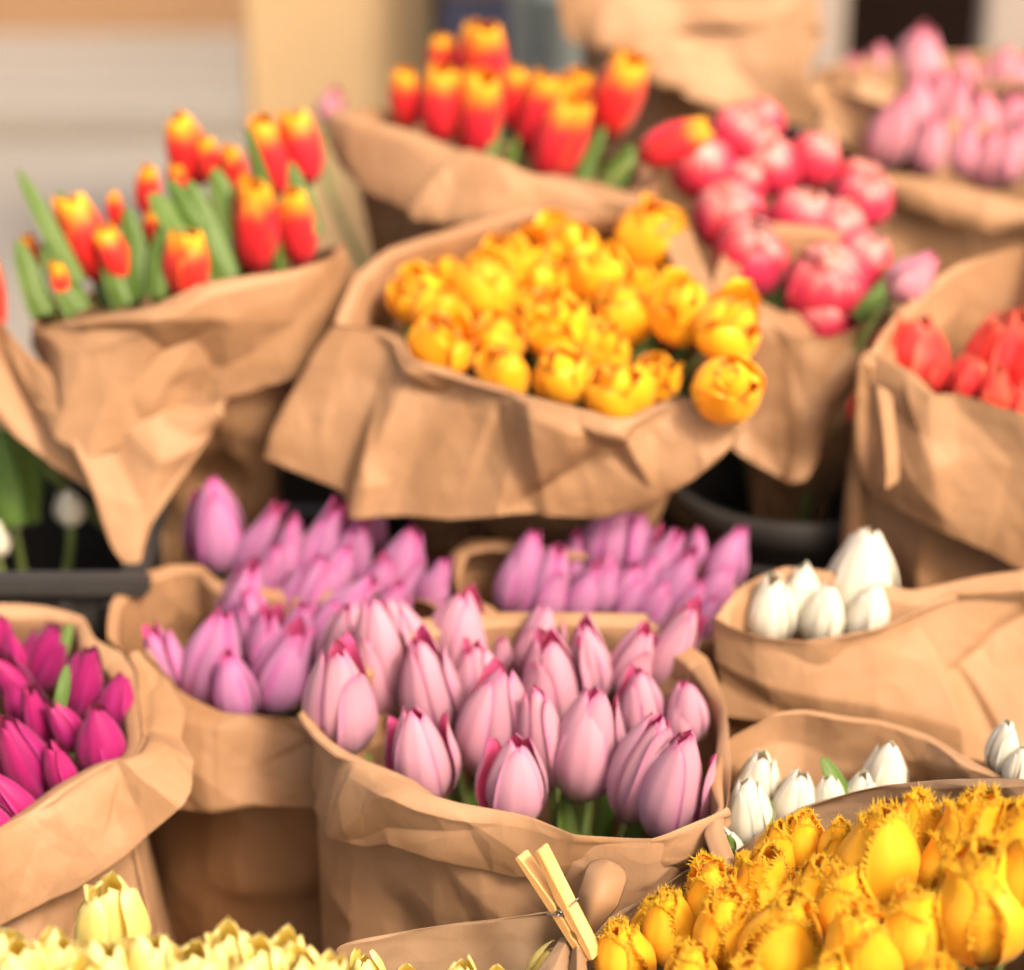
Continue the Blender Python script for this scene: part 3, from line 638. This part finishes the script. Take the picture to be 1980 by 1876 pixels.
# ---- B and C: the rear pink bunches
plB = (1390, 1.885, 4.6e-4, 600, 0)
rootB, c = wrap('kraft paper bag with shaded front left of the central bag',
    [(205, 1235), (280, 1292), (360, 1350), (430, 1381), (500, 1386), (575, 1391), (700, 1380), (800, 1330), (860, 1240), (868, 1200), (820, 1165), (700, 1145), (560, 1140), (430, 1125), (392, 1094), (330, 1092), (255, 1115), (212, 1165)],
    plB, [(.012, 1, 0, 0), (.06, .98, 0, 0), (.16, .97, 0, 0), (.36, .95, 0, 0)],
    [(1.6, 6, [(330, 1540), (420, 1556), (500, 1550), (590, 1562), (700, 1560)], .008, .004)], 2, 21, .009, .05)
bunch('lilac', 'soft pink tulip', 'in the shaded rear left bag', cB([
    (200, 272, 532, 0, .95), (440, 370, 508, 26, .62), (350, 690, 508, 18, .75), (415, 820, 435, -8, .9), (190, 1030, 605, 12, .92), (295, 1180, 411, -6, 1.0), (580, 1065, 568, 20, .9),
    (590, 470, 556, 12, .56), (775, 420, 629, 22, .74), (960, 440, 484, 16, .75), (700, 640, 508, 24, .8), (910, 760, 556, 36, .8), (1225, 535, 532, 17, .86), (1412, 615, 363, 18, .8), (1080, 300, 254, 10, .9), (-90, 1030, 435, -14, .82), (560, 760, 460, 14, .8, .03), (480, 560, 440, 20, .75, .02), (830, 590, 470, 26, .8), (650, 900, 430, 14, .85), (1070, 640, 440, 24, .85), (780, 880, 440, 22, .85), (470, 940, 420, 6, .9), (900, 330, 420, 18, .8, .03), (1150, 760, 420, 20, .85)]),
    (1390, 1.90, 4.6e-4, 600, 0), foot_of(c, .34), 'pink tulips in the shaded rear left bag', rows=4, seed=2)
plC = (1250, 1.985, 2.5e-4, 1150, 0)
rootC, c = wrap('kraft paper wrap mostly hidden behind the central bag',
    [(885, 1140), (930, 1190), (1000, 1230), (1150, 1260), (1300, 1260), (1400, 1220), (1425, 1160), (1380, 1110), (1250, 1085), (1100, 1080), (960, 1065), (900, 1080)],
    plC, [(.012, 1, 0, 0), (.1, .92, 0, 0), (.34, .8, 0, 0)], [], 2, 31)
bunch('lilac', 'blurred pink tulip', 'behind the central bag', cC([
    (915, 315, 617, 3, 1.15), (285, 580, 653, 12, .85), (470, 650, 581, 12, .85), (720, 700, 484, 24, .9), (1000, 690, 435, 15, .95), (1240, 490, 508, 26, .85), (1325, 650, 605, 24, .8), (1475, 410, 363, 8, .9), (1700, 480, 521, 20, .95), (1610, 690, 435, 20, .9), (1530, 900, 400, 16, .8), (1190, 790, 387, 22, .9), (620, 500, 440, 14, .85, .02), (850, 640, 440, 10, .9), (1110, 640, 460, 20, .85), (1420, 800, 440, 22, .85), (1080, 430, 420, 16, .85, .03)]),
    (1250, 1.985, 2.0e-4, 1150, 0), foot_of(c, .33), 'pink tulips behind the central bag', rows=3, seed=3)
# ---- D: magenta
plD = (1580, 1.745, 5.4e-4, 150, 0)
rootD, c = wrap('kraft paper bag with broad slanting cuff holding the magenta tulips at left',
    [(-60, 1650), (0, 1605), (60, 1572), (130, 1522), (200, 1482), (258, 1464), (276, 1430), (270, 1360), (264, 1300), (240, 1262), (188, 1235), (162, 1192), (90, 1172), (0, 1165), (-80, 1180), (-150, 1300), (-140, 1520)],
    plD, [(.012, 1.0, 0, 0), (.05, 1.04, 0, 0), (.13, 1.22, 0, 0), (.36, 1.5, 0, 0)],
    [(0, 8.6, [(-60, 1830), (0, 1792), (80, 1755), (150, 1722), (250, 1650), (330, 1560), (356, 1490), (350, 1425), (362, 1372), (332, 1312), (276, 1266)], .010, .004)], 1, 41, .009, .05, fine=1.6)
bunch('magenta', 'deep magenta tulip', 'in the left bag', cD([
    (665, 630, 638, 16, .80), (930, 780, 473, 13, .92), (520, 970, 462, -22, .85), (800, 1110, 638, -3, .98), (475, 1330, 528, -12, .72), (200, 1240, 792, -16, .74), (290, 890, 528, -9, .72), (85, 600, 440, -26, .85), (105, 1590, 616, -26, .75), (-60, 1720, 528, -26, .8), (345, 420, 616, 22, .86, .02), (120, 390, 363, -8, .7), (15, 270, 363, 5, .8), (130, 800, 352, -8, .8, .02), (-50, 1150, 550, -10, .8)]),
    (1580, 1.755, 5.4e-4, 150, 0), foot_of(c, .33), 'magenta tulips in the left bag', rows=4, seed=4,
    leaves=lv([(560, 150, 480, 420, 110, -.02), (540, 480, 480, 820, 110, -.02)], 4.119, 0, 4.119, 1168.2))
# ---- E: pale yellow, two bunches along the bottom
plE = (1900, 1.52, 5.5e-4, 300, 0)
rootE, c = wrap('kraft paper wrap around the pale yellow tulips at bottom left',
    [(-60, 1960), (100, 2080), (350, 2110), (580, 2050), (648, 1950), (655, 1836), (600, 1880), (520, 1900), (350, 1890), (150, 1890), (-20, 1900)],
    plE, [(.012, 1, 0, 0), (.08, .95, 0, 0), (.34, .8, 0, 0)], [], 2, 51, N=120)
bunch('pale', 'pale yellow tulip', 'at the bottom left', cE([
    (608, 340, 590, 1, .92), (590, 680, 620, -3, .88), (130, 660, 660, -6, .9), (330, 620, 600, 7, .72), (450, 760, 560, 4, .8), (860, 640, 620, -7, .82), (1055, 700, 600, 5, .88), (1255, 610, 640, 1, .72), (1410, 680, 600, 4, .85), (1545, 620, 600, 10, .64), (1665, 700, 540, -6, .8), (1785, 690, 480, 24, .72), (10, 760, 560, -6, .85)]),
    (1880, 1.525, 5.5e-4, 300, 0), foot_of(c, .3), 'pale yellow tulips at the bottom left', rows=3, seed=5)
rootE2, c = wrap('kraft paper wrap with smooth raised back left of the clothes peg',
    [(652, 1834), (700, 1815), (800, 1798), (900, 1783), (1000, 1773), (1075, 1764), (1112, 1772), (1125, 1850), (1080, 1980), (900, 2040), (760, 2020), (670, 1930)],
    (1780, 1.70, 5e-4, 900, 0), [(.012, 1, 0, 0), (.08, .95, 0, 0), (.3, .8, 0, 0)], [], 3, 61, .0035, N=120)
bunch('pale', 'pale yellow tulip', 'left of the clothes peg', [(708, 1888, 130, -4, .8), (790, 1915, 120, 4, .8), (890, 1900, 130, 3, .7), (958, 1920, 120, 2, .8), (1062, 1868, 120, 22, .8)],
    (1880, 1.645, 5e-4, 900, 0), foot_of(c, .28), 'pale yellow tulips beside the clothes peg', rows=1, seed=6)
# ---- F: fringed golden tulips
plF = (1506, 1.72, 4.6e-4, 1700, 2.2e-4)
rootF, c = wrap('kraft paper wrap around the golden fringed tulips at bottom right',
    [(1140, 1815), (1180, 1772), (1270, 1722), (1350, 1672), (1420, 1648), (1500, 1592), (1560, 1562), (1650, 1532), (1720, 1517), (1850, 1506), (1980, 1506), (2120, 1540), (2200, 1700), (2150, 1950), (1900, 2120), (1600, 2180), (1350, 2120), (1190, 2000), (1135, 1890)],
    plF, [(.012, 1, 0, 0), (.06, .97, 0, 0), (.34, .75, 0, 0)], [], 3, 71, .004, .035, N=220)
FR = [(1206, 1852, 135, -8, 1.0), (1250, 1788, 105, 4, .75), (1297, 1792, 150, -6, .95), (1380, 1734, 140, -8, .95), (1478, 1722, 175, 2, .9), (1502, 1644, 112, 4, .95), (1552, 1626, 112, -4, 1.0), (1705, 1655, 215, -2, .98), (1784, 1602, 148, -6, .85), (1882, 1622, 190, 4, .95), (1900, 1742, 240, -4, .98), (1770, 1795, 165, -4, 1.02), (1968, 1620, 155, 5, .9), (1512, 1822, 200, 4, .98), (1667, 1838, 195, -12, .9), (1405, 1800, 160, -2, .95), (1622, 1636, 104, 3, .95), (1630, 1745, 150, -6, .95), (1336, 1885, 130, -6, 1.0), (1600, 1915, 150, 0, 1), (1800, 1925, 150, 4, 1), (1985, 1700, 170, 6, .9), (1440, 1920, 140, 0, 1), (1578, 1730, 150, 3, .9), (1830, 1680, 150, 3, .9, .02), (1440, 1702, 104, -3, .9, .01)]
bunch('fringed', 'golden fringed tulip', 'at the bottom right', FR, (1506, 1.693, 4.6e-4, 1700, 2.2e-4), foot_of(c, .28), 'golden fringed tulips at the bottom right', rows=5, seed=7, toward=.05)
def loop_flap():
    n, M = 25, 30; d = 1.655; rows = []
    for i in range(M):
        v = i / (M - 1); cx, cy = 1128 + 52 * v ** .8, 1800 - 136 * v
        hw = (18 + 22 * min(1, v / .45)) * math.sqrt(max(0.0, 1 - max(0, (v - .78) / .22) ** 2)) + .6
        rows.append([P(cx + u * hw * .95, cy + u * hw * .30, d + .035 - .020 * (1 - u * u) * (1 - .5 * v) - .018 * v * (1 - v) * 4 + .02 * max(0, v - .75)) for u in np.linspace(-1, 1, n)])
    o = sheet('flap', rows, SMOOTHK, rootF, False, 5, 8, .0003, .03, .6, thick=.0012); o.matrix_parent_inverse = Matrix.Translation(-rootF.location)
loop_flap()
flap(rootF, [(1085, 1812, 1.645), (1098, 1812, 1.64), (1112, 1814, 1.645)], [(1028, 1895, 1.62), (1060, 1900, 1.61), (1090, 1900, 1.625)], 6, 3, .0012, .004, 6, 16, 30)
flap(rootF, [(1111, 1816, 1.643), (1116, 1816, 1.638), (1122, 1816, 1.643)], [(1092, 1900, 1.62), (1116, 1905, 1.60), (1142, 1900, 1.62)], 7, 3, .0012, .006, 6, 16, 30)
# clothes peg
def peg():
    d = 1.63; o3 = P(1086, 1748, d)
    U = -.449 * CR + .893 * CU; Rr = .893 * CR + .449 * CU; a = R(43)
    A = Rr * math.cos(a) + CT * math.sin(a); B = -Rr * math.sin(a) + CT * math.cos(a)
    root = link(bpy.data.objects.new('clothes_peg', None)); root.location = o3
    root.rotation_euler = Matrix(np.stack([A, B, U], 1).tolist()).to_euler()
    root.scale = (1.13, 1.13, 1.13)
    tag(root, 'wooden clothes peg with wire spring pinching the kraft paper', 'clothes peg')
    for s in (1, -1):
        # side outline (x = pinch direction, z = length), extruded along y
        zz = [-.037, -.035, -.024, -.0205, -.018, -.0155, -.008, -.005, -.002, .002, .006, .034, .037, .037]
        inn = [.0012, .0006, .0005, .0022, .0022, .0005, .0006, .0022, .0022, .0012, .0016, .0072, .0082, .0082]
        out_z = [-.037, -.030, -.004, -.0028, -.0008, .036, .037]; out_x = [.0040, .0062, .0080, .0073, .0082, .0112, .0104]
        pts = [(x_, z_) for x_, z_ in zip(inn[:13], zz[:13])] + [(x_, z_) for x_, z_ in zip(out_x[::-1], out_z[::-1])]
        k = len(pts); hy = .0048; ch = .0006
        cx_ = sum(p[0] for p in pts) / k
        vs = []
        for yy, inset in ((-hy, ch), (-hy + ch, 0), (hy - ch, 0), (hy, ch)):
            for x_, z_ in pts: vs.append((s * (x_ + (cx_ - x_) * inset / .004), yy, z_ * (1 - inset * 6)))
        f = [(r_ * k + j, r_ * k + (j + 1) % k, (r_ + 1) * k + (j + 1) % k, (r_ + 1) * k + j) for r_ in range(3) for j in range(k)] + [tuple(range(k)), tuple(3 * k + j for j in range(k))[::-1]]
        ob = mesh_obj('wooden_arm', vs, f, PEG, root, smooth=False)
    th = np.linspace(0, 6 * 6.283, 120); coil = np.stack([.0020 * np.cos(th), np.linspace(-.0058, .0058, 120), .0020 * np.sin(th) - .0035], 1)
    sp = tube('spring_coil', coil, .0007, STEEL, root)
    for s in (1, -1):
        y0 = .0062 * s
        ln = [(0, .0058 * s, -.0014), (s * .003, y0 + .0006 * s, -.0022), (s * .0084, y0, -.0040), (s * .0088, y0 * .6, -.0034), (s * .0084, -y0 * .25, -.0018)]
        ln = [(s * .001, .0062 * s, -.0045), (s * .0055, .0064 * s, -.0022), (s * .0088, .0058 * s, -.0016), (s * .0087, .003 * s, -.0017), (s * .0087, -.0035 * s, -.0018)]
        tube('spring_wire', catmull(ln, False, 6), .00065, STEEL, sp)
    tube('spring_wire', [(-.001, .0066, -.0035), (.0004, .0068, -.010), (.0012, .0068, -.018)], .0006, STEEL, sp)
peg()
# ---- G: golden double tulips
plG = (810, 1.935, 5.4e-4, 1000, 0)
rootG, c = wrap('wide kraft paper wrap with crumpled skirt and pointed corner around golden double tulips',
    [(648, 628), (738, 640), (774, 655), (790, 705), (864, 727), (1044, 781), (1134, 804), (1179, 817), (1246, 808), (1314, 781), (1354, 772), (1392, 735), (1402, 650), (1393, 570), (1362, 500), (1338, 435), (1290, 412), (1179, 420), (1012, 402), (909, 430), (751, 480), (684, 534), (652, 601)],
    plG, [(.012, .99, 0, 0), (.06, .90, 0, .02), (.14, .76, 0, .05), (.40, .56, 0, .08)],
    [(-.3, 11.3, [(513, 885), (560, 907), (660, 950), (682, 1003), (780, 1000), (870, 1007), (960, 1000, 1.97), (1100, 978, 1.985), (1190, 957, 1.995), (1290, 912, 1.995), (1385, 850, 1.99), (1402, 780)], .016, .022)], 0, 81, .011, .05, 220, 40)
bunch('double', 'golden double tulip', 'in the wide central wrap', cG([
    (470, 430, 261, -10), (595, 345, 167, 0, 1, .02), (580, 510, 256, 5), (582, 640, 289, 0), (760, 400, 300, 2), (900, 290, 283, 0), (1130, 210, 267, 10), (1240, 345, 289, -4), (1490, 170, 333, 40), (1420, 370, 200, 0, 1, .03), (828, 612, 228, 0), (1070, 550, 294, 3), (1370, 510, 289, 0), (1620, 500, 283, 6, 1, -.03), (1830, 560, 312, 32, 1, -.06), (845, 775, 250, 0), (1092, 775, 273, 2), (1275, 655, 267, 0, 1, .015), (1340, 840, 300, 0), (1500, 785, 211, 10, 1, .02), (1808, 828, 316, 14, 1, -.06, .9), (1020, 390, 244, 0, 1, .01), (940, 480, 222, 0, 1, .015)]),
    (810, 1.955, 5.2e-4, 1000, 0), (c[0], c[1] + .07, c[2] - .32), 'golden double tulips in the wide wrap', rows=5, seed=8, toward=.35,
    leaves=lv([(1500, 600, 1420, 720, 90, .03), (1620, 640, 1560, 880, 110, .03), (1640, 760, 1560, 900, 90, .02), (430, 560, 440, 740, 60, .03)], 2.222, 594, 2.222, 376))
# ---- H: flame tulips at left
rootH, c = wrap('loose kraft paper wrap tapering to a point under the left flame tulips',
    [(62, 634, 2.03), (180, 612, 2.0), (300, 592, 1.985), (400, 548, 1.99), (480, 535, 2.0), (560, 525, 2.02), (640, 500, 2.05), (668, 468, 2.12), (600, 492, 2.22), (450, 512, 2.25), (300, 538, 2.25), (150, 576, 2.2), (72, 612, 2.12)],
    (600, 2.0, 4e-4, 300, 0), [(.012, .99, 0, 0), (.06, .9, 0, 0), (.14, .72, 0, 0), (.32, .5, 0, 0)],
    [(0, 7, [(66, 690), (72, 770), (100, 848), (168, 890), (300, 855), (430, 808), (540, 752), (640, 690), (672, 600)], .012, .022)], 0, 91, .011, .055)
flap(rootH, [(-120, 600, 2.06), (-20, 600, 2.05), (60, 690, 2.04), (200, 760, 2.03), (330, 780, 2.03), (440, 780, 2.03)], [(-60, 770, 2.04), (87, 895, 2.03), (200, 972, 2.03), (266, 1098, 2.03), (290, 1015, 2.03), (430, 815, 2.03)], 95, 0, .005, .006, 18)
bunch('flame', 'red tulip with orange tips', 'in the left wrap', cH([
    (1030, 830, 380, -10, .95), (1150, 880, 240, -4, .9), (1290, 940, 260, -5, .85), (1480, 870, 410, -9, .85), (1665, 810, 390, -10, .95), (1418, 1250, 490, 2, .84), (1640, 1260, 410, -4, .8), (1035, 1460, 370, 3, 1.1), (470, 1310, 480, -16, .85), (630, 1410, 320, -20, .85), (632, 1160, 200, 0, .8, .03), (815, 1050, 260, 4, .85), (985, 1010, 220, 0, .9, .03), (835, 1270, 200, 0, .8, .03), (170, 1400, 200, -10, .9, .03), (340, 1580, 260, -8, .7, .02), (-130, 1640, 600, 4, .85)]),
    (600, 2.045, 4.2e-4, 300, 0), foot_of(c, .3), 'flame tulips in the left wrap', rows=5, seed=9,
    leaves=lv([(95, 930, 430, 1560, 110), (330, 1050, 420, 1300, 90), (700, 1140, 800, 1640, 170), (1040, 990, 1250, 1540, 180), (1180, 920, 1330, 1300, 150), (1355, 690, 1550, 1300, 90), (1600, 890, 1730, 1300, 120), (830, 1060, 1030, 1300, 150), (560, 1340, 680, 1690, 130), (240, 1330, 440, 1720, 170), (95, 1320, 240, 1740, 150), (500, 1180, 620, 1700, 150, .02), (1180, 1180, 1180, 1600, 150, .02), (760, 1300, 720, 1700, 140, .02), (1300, 1150, 1350, 1560, 130, .02), (980, 1150, 960, 1600, 140, .03), (330, 1200, 360, 1700, 150, .03), (930, 990, 1100, 1280, 140), (1530, 1280, 1545, 1540, 80), (900, 1200, 860, 1640, 120)], 2.857, 0, 2.857, 0))
# ---- I: flame tulips at the top
rootI, c = wrap('kraft paper wrap with slanting rim under the top flame tulips',
    [(648, 216, 2.24), (720, 235, 2.22), (800, 258, 2.2), (870, 285, 2.19), (950, 312, 2.18), (1050, 347, 2.17), (1150, 367, 2.17), (1235, 386, 2.18), (1264, 345, 2.22), (1245, 310, 2.3), (1100, 300, 2.36), (950, 270, 2.38), (800, 235, 2.36), (715, 208, 2.31)],
    (300, 2.2, 4e-4, 950, 0), [(.012, .99, 0, 0), (.06, .95, 0, 0), (.14, .85, 0, 0), (.4, .6, 0, 0)],
    [(0, 8, [(652, 320), (700, 368), (760, 395), (820, 425), (900, 432), (1000, 430), (1150, 440), (1240, 450), (1275, 400)], .012)], 0, 101, .010, .05)
bunch('flame', 'red tulip with yellow tips', 'in the top wrap', cI([
    (545, 545, 310, -3, .85), (740, 330, 250, 0, 1.0, .02), (740, 575, 400, 2, 1.0), (965, 330, 380, 2, 1.12), (948, 640, 450, 6, .9), (1148, 540, 330, 3, .8), (1268, 620, 430, 13, .75), (1385, 600, 350, 14, .8, .02), (1485, 530, 280, 12, 1.0, .03), (1405, 770, 490, 18, .9), (1718, 530, 460, 17, .9)]),
    (360, 2.21, 4.5e-4, 950, 0), foot_of(c, .3), 'flame tulips in the top wrap', rows=3, seed=10,
    leaves=lv([(1070, 690, 1010, 900, 80), (1160, 740, 1110, 920, 80), (1640, 690, 1490, 1040, 110), (1800, 800, 1640, 1070, 170)], 2.857, 594, 2.857, 0))
tl = bunch('flame', 'red tulip with yellow tips', 'lying sideways beside the raspberry tulips', cJ([(295, 685, 370, 62, .95)]), (300, 2.17, 0, 1300, 0), foot_of(c, .3), 'flame tulips in the top wrap', rows=1, seed=11)
tl[0]['label'] = 'red and yellow tulip lying sideways against the raspberry tulips'
tl = bunch('rose', 'small rose tulip', 'x', [(640, 205, 66, 20, 1.0)], (200, 2.42, 0, 640, 0), foot_of(c, .3), 'lone tulips', rows=1, seed=12)
tl[0]['label'] = 'lone rose red tulip behind the left corner of the top wrap'
# ---- J: raspberry doubles
plJ = (650, 2.085, 4e-4, 1550, 0)
rootJ, c = wrap('kraft paper wrap narrowing to a tip under the raspberry tulips',
    [(1380, 560), (1440, 590), (1480, 610), (1550, 652), (1600, 655), (1650, 640), (1720, 605), (1745, 560), (1690, 490), (1600, 440), (1500, 430), (1430, 440), (1395, 480), (1378, 530)],
    plJ, [(.012, .99, 0, 0), (.06, .85, 0, 0), (.14, .65, 0, 0), (.34, .4, 0, 0)],
    [(0, 6.4, [(1385, 810), (1410, 855), (1460, 892), (1528, 928), (1548, 930), (1565, 900), (1602, 810), (1650, 735), (1712, 640)], .012)], 0, 111, .011, .05)
bunch('raspberry', 'raspberry and cream tulip', 'in the upper right wrap', cJ([
    (430, 790, 324, -8), (615, 620, 288, 5), (715, 570, 240, 8, 1, .02), (770, 800, 288, 0), (975, 765, 288, 10), (555, 1020, 372, -4), (670, 1230, 408, -3), (905, 1040, 324, 4), (1085, 1085, 300, 6), (1225, 945, 300, 14), (1205, 1245, 300, 10), (1030, 1365, 432, 6), (1020, 1530, 324, 6, 1, .02), (640, 870, 264, 0, 1, .015), (1185, 860, 228, 12, 1, .02), (700, 700, 264, 6, 1, .01)]),
    (640, 2.11, 4e-4, 1550, 0), foot_of(c, .3), 'raspberry tulips in the upper right wrap', rows=4, seed=13, toward=.45,
    leaves=lv([(1395, 1290, 1170, 1540, 80, -.03), (830, 1330, 760, 1500, 100, .02)], 2.5, 1188, 2.5, 0))
tl = bunch('rose', 'x', 'x', cJ([(1450, 1335, 280, 38, 1.05)]), (530, 2.06, 0, 1768, 0), foot_of(c, .3), 'raspberry tulips in the upper right wrap', rows=1, seed=14)
tl[0]['label'] = 'single pink tulip leaning right beside the raspberry tulips'
# ---- K: rose pink at the top right, and the bunch behind
plK = (350, 2.31, 4e-4, 1850, 0)
rootK2, c2_ = wrap('kraft paper wrap behind the rose pink tulips in the top right corner',
    [(1560, 180), (1650, 165), (1760, 172), (1850, 165), (1950, 160), (2080, 170), (2100, 110), (1900, 100), (1700, 110), (1590, 130)],
    (170, 2.52, 6e-4, 1850, 0), [(.012, 1, 0, 0), (.1, .95, 0, 0), (.35, .8, 0, 0)], [], 1, 121, .006)
bunch('rose', 'rose pink tulip', 'in the top right corner, far bunch', cK([(250, 530, 264, 10, 1.0), (430, 460, 276, 4, .9), (745, 420, 448, 4, 1.1), (1050, 520, 264, -4, 1), (1180, 530, 253, 0, 1), (1350, 500, 299, 6, 1), (1490, 560, 276, 8, 1)]),
    (130, 2.56, 0, 1800, 0), foot_of(c2_, .3), 'rose tulips of the far corner bunch', rows=1, seed=15)
rootK, c = wrap('kraft paper wrap with pale folded cuff around the rose pink tulips at right',
    [(1562, 185), (1605, 235), (1645, 280), (1700, 330), (1780, 345), (1850, 360), (1980, 385), (2100, 380), (2150, 320), (2000, 260), (1850, 230), (1740, 215), (1650, 185), (1590, 165)],
    plK, [(.012, 1, 0, 0), (.06, .98, 0, 0), (.16, .95, 0, 0), (.36, .8, 0, 0)],
    [(2.0, 7, [(1690, 392), (1760, 405), (1850, 424), (1920, 440), (1990, 432), (2100, 430)], .012)], 1, 131, .009)
bunch('rose', 'rose pink tulip', 'in the right upper wrap', cK([(540, 960, 528, 12, .82), (690, 810, 480, 4, .9), (880, 740, 456, 4, .75), (1010, 800, 504, -4, .85), (820, 1060, 432, 8, .9), (1080, 1090, 396, 2, 1.1), (1190, 900, 480, -3, .85), (1265, 1140, 456, 2, .85), (1420, 900, 456, 4, .9), (1395, 1150, 384, 0, .9), (1490, 1050, 432, 3, .9)]),
    (330, 2.34, 3e-4, 1850, 0), foot_of(c, .3), 'rose tulips in the right upper wrap', rows=3, seed=16)
# ---- L: coral at the right edge
plL = (700, 2.0, 4e-4, 1850, 0)
rootL, c = wrap('large kraft paper wrap with ragged rim around the coral tulips at right',
    [(1668, 702), (1690, 686), (1722, 700), (1760, 722), (1800, 764), (1850, 764), (1920, 785), (1990, 805), (2080, 800), (2110, 620), (1990, 478), (1920, 490), (1850, 512), (1780, 560), (1735, 605), (1700, 650)],
    plL, [(.012, 1, 0, 0), (.06, .99, 0, 0), (.14, 1.06, 0, 0), (.36, 1.05, 0, 0)],
    [(-.4, 8, [(1648, 905), (1690, 962), (1740, 990), (1800, 1020), (1890, 1065), (1980, 1118), (2080, 1160)], .012, .03)], 0, 141, .010, .055)
flap(rootL, [(1680, 740, 1.965), (1700, 745, 1.955), (1716, 760, 1.965)], [(1694, 935, 1.97), (1716, 948, 1.955), (1738, 930, 1.97)], 142, 1, .002, .006, 6)
bunch('coral', 'coral red tulip', 'in the right wrap', cL([(1360, 370, 396, 6, 1.1), (1465, 490, 238, 4, .9), (1655, 535, 290, 12, .8), (1830, 430, 528, 2, .75), (1935, 430, 502, 4, .9), (1820, 610, 264, 4, .9), (1965, 690, 264, 0, .9), (1750, 530, 264, 0, .8, .02), (2050, 520, 475, 5, .9)]),
    (740, 2.03, 4e-4, 1850, 0), foot_of(c, .3), 'coral tulips in the right wrap', rows=2, seed=17)
tl = bunch('coral', 'x', 'x', cL([(1072, 690, 200, -2, .7)]), (785, 2.04, 0, 1660, 0), foot_of(c, .3), 'coral tulips in the right wrap', rows=1, seed=18)
tl[0]['label'] = 'small red tulip peeping out left of the coral wrap'
# ---- M and N: white tulips
plM = (1230, 1.87, 4.4e-4, 1700, 0)
rootM, c = wrap('pale lit kraft paper bag holding the few upper white tulips',
    [(1380, 1195), (1460, 1232), (1560, 1242), (1640, 1230), (1710, 1215), (1760, 1190), (1850, 1157), (1990, 1150), (2100, 1160), (2110, 1090), (1900, 1110), (1760, 1140), (1640, 1110), (1520, 1096), (1440, 1130)],
    plM, [(.012, 1, 0, 0), (.05, .98, 0, 0), (.14, .96, 0, 0), (.36, .9, 0, 0)],
    [(0, 8, [(1400, 1385), (1500, 1412), (1600, 1425), (1750, 1440), (1880, 1465), (2000, 1500), (2100, 1510)], .010, .022)], 1, 151, .011, .055)
bunch('white', 'white tulip', 'in the pale bag at right', [(1492, 1178, 138, 2, .88), (1550, 1160, 138, -3, .8, .015), (1592, 1188, 127, 6, .85), (1665, 1122, 207, 2, .88), (1680, 1188, 122, 2, .85)],
    (1230, 1.89, 4.4e-4, 1600, 0), foot_of(c, .32), 'white tulips in the pale bag', rows=1, seed=19)
plN = (1390, 1.82, 5.2e-4, 1650, 0)
rootN, c = wrap('low kraft paper wrap with raised back around the lower white tulips',
    [(1408, 1432), (1460, 1402), (1510, 1377), (1560, 1372), (1640, 1385), (1700, 1392), (1740, 1402), (1800, 1422), (1880, 1470), (1980, 1522), (2080, 1565), (2000, 1710), (1800, 1750), (1600, 1750), (1450, 1700), (1404, 1600), (1400, 1500)],
    plN, [(.012, 1, 0, 0), (.08, .97, 0, 0), (.3, .85, 0, 0)], [], 1, 161, .007, .045)
bunch('white', 'cream white tulip', 'in the low wrap right of centre', cN([(478, 1425, 360, 3, .85), (430, 1575, 390, -4, .9), (685, 1520, 340, 4, .95), (855, 1510, 280, -4, .9), (1010, 1490, 280, 4, .9), (1155, 1375, 350, 5, .9), (318, 1770, 250, -14, .9)]),
    (1640, 1.735, 4.6e-4, 1500, 0), foot_of(c, .3), 'cream white tulips in the low wrap', rows=2, seed=20,
    leaves=lv([(820, 1280, 950, 1480, 110, -.02), (1085, 1150, 1110, 1330, 120, .03), (540, 1500, 545, 1640, 50, -.02), (330, 1690, 300, 1760, 120, -.03)], 2.707, 1287, 2.707, 990))
bunch('white', 'white tulip', 'at the right edge above the fringed tulips', cN([(1770, 1230, 290, 2, .8), (1845, 1330, 220, 4, .8)]), (1450, 1.77, 5e-4, 1930, 0), foot_of(c, .3), 'white tulips at the right edge', rows=1, seed=21)
# ---- O: tall bag at the back
rootO, c = wrap('tall folded kraft paper bag standing behind the top flame tulips',
    [(1098, -50), (1220, -25), (1350, -10), (1480, -20), (1562, -45), (1540, -130), (1350, -160), (1150, -140)],
    (0, 2.47, 6e-4, 1330, 0), [(.012, 1, 0, 0), (.08, .96, 0, 0), (.18, .93, 0, 0), (.42, .9, 0, 0)],
    [(0, 4, [(1125, 70), (1180, 95), (1250, 92), (1300, 66), (1400, 54), (1480, 56), (1560, 50)], .012)], 1, 171, .012, .055)
flap(rootO, [(1180, 90, 2.46), (1300, 60, 2.455), (1450, 55, 2.455), (1555, 50, 2.465)], [(1225, 125, 2.46), (1290, 165, 2.45), (1330, 158, 2.45), (1390, 200, 2.45), (1480, 235, 2.455), (1560, 245, 2.46)], 172, 1, .006, .012, 12)
tl = bunch('rose', 'x', 'x', [(1165, -60, 110, 4, 1.1), (1290, -90, 110, 4, 1.1)], (-50, 2.5, 0, 1150, 0), foot_of(c, .3), 'lone tulips', rows=1, seed=22)
for k, o in enumerate(tl): o['label'] = ('left', 'right')[k] + ' pink tulip on top of the tall folded paper bag'
# ---- cream flowers in the small crate at the left edge
tl = bunch('white', 'cream tulip', 'in the small black crate at left edge', [(20, 985, 70, -4, 1.0), (135, 980, 66, 4, 1.1), (-10, 1040, 70, 0, 1.0)], (980, 2.12, 0, 80, 0), tuple(P(40, 1150, 2.12)), 'cream tulips in the small crate', rows=1, seed=23,
    leaves=[(30, 800, 40, 1010, 90, -.01), (-20, 820, 10, 1020, 100, -.02), (70, 840, 30, 1010, 80, .01)])
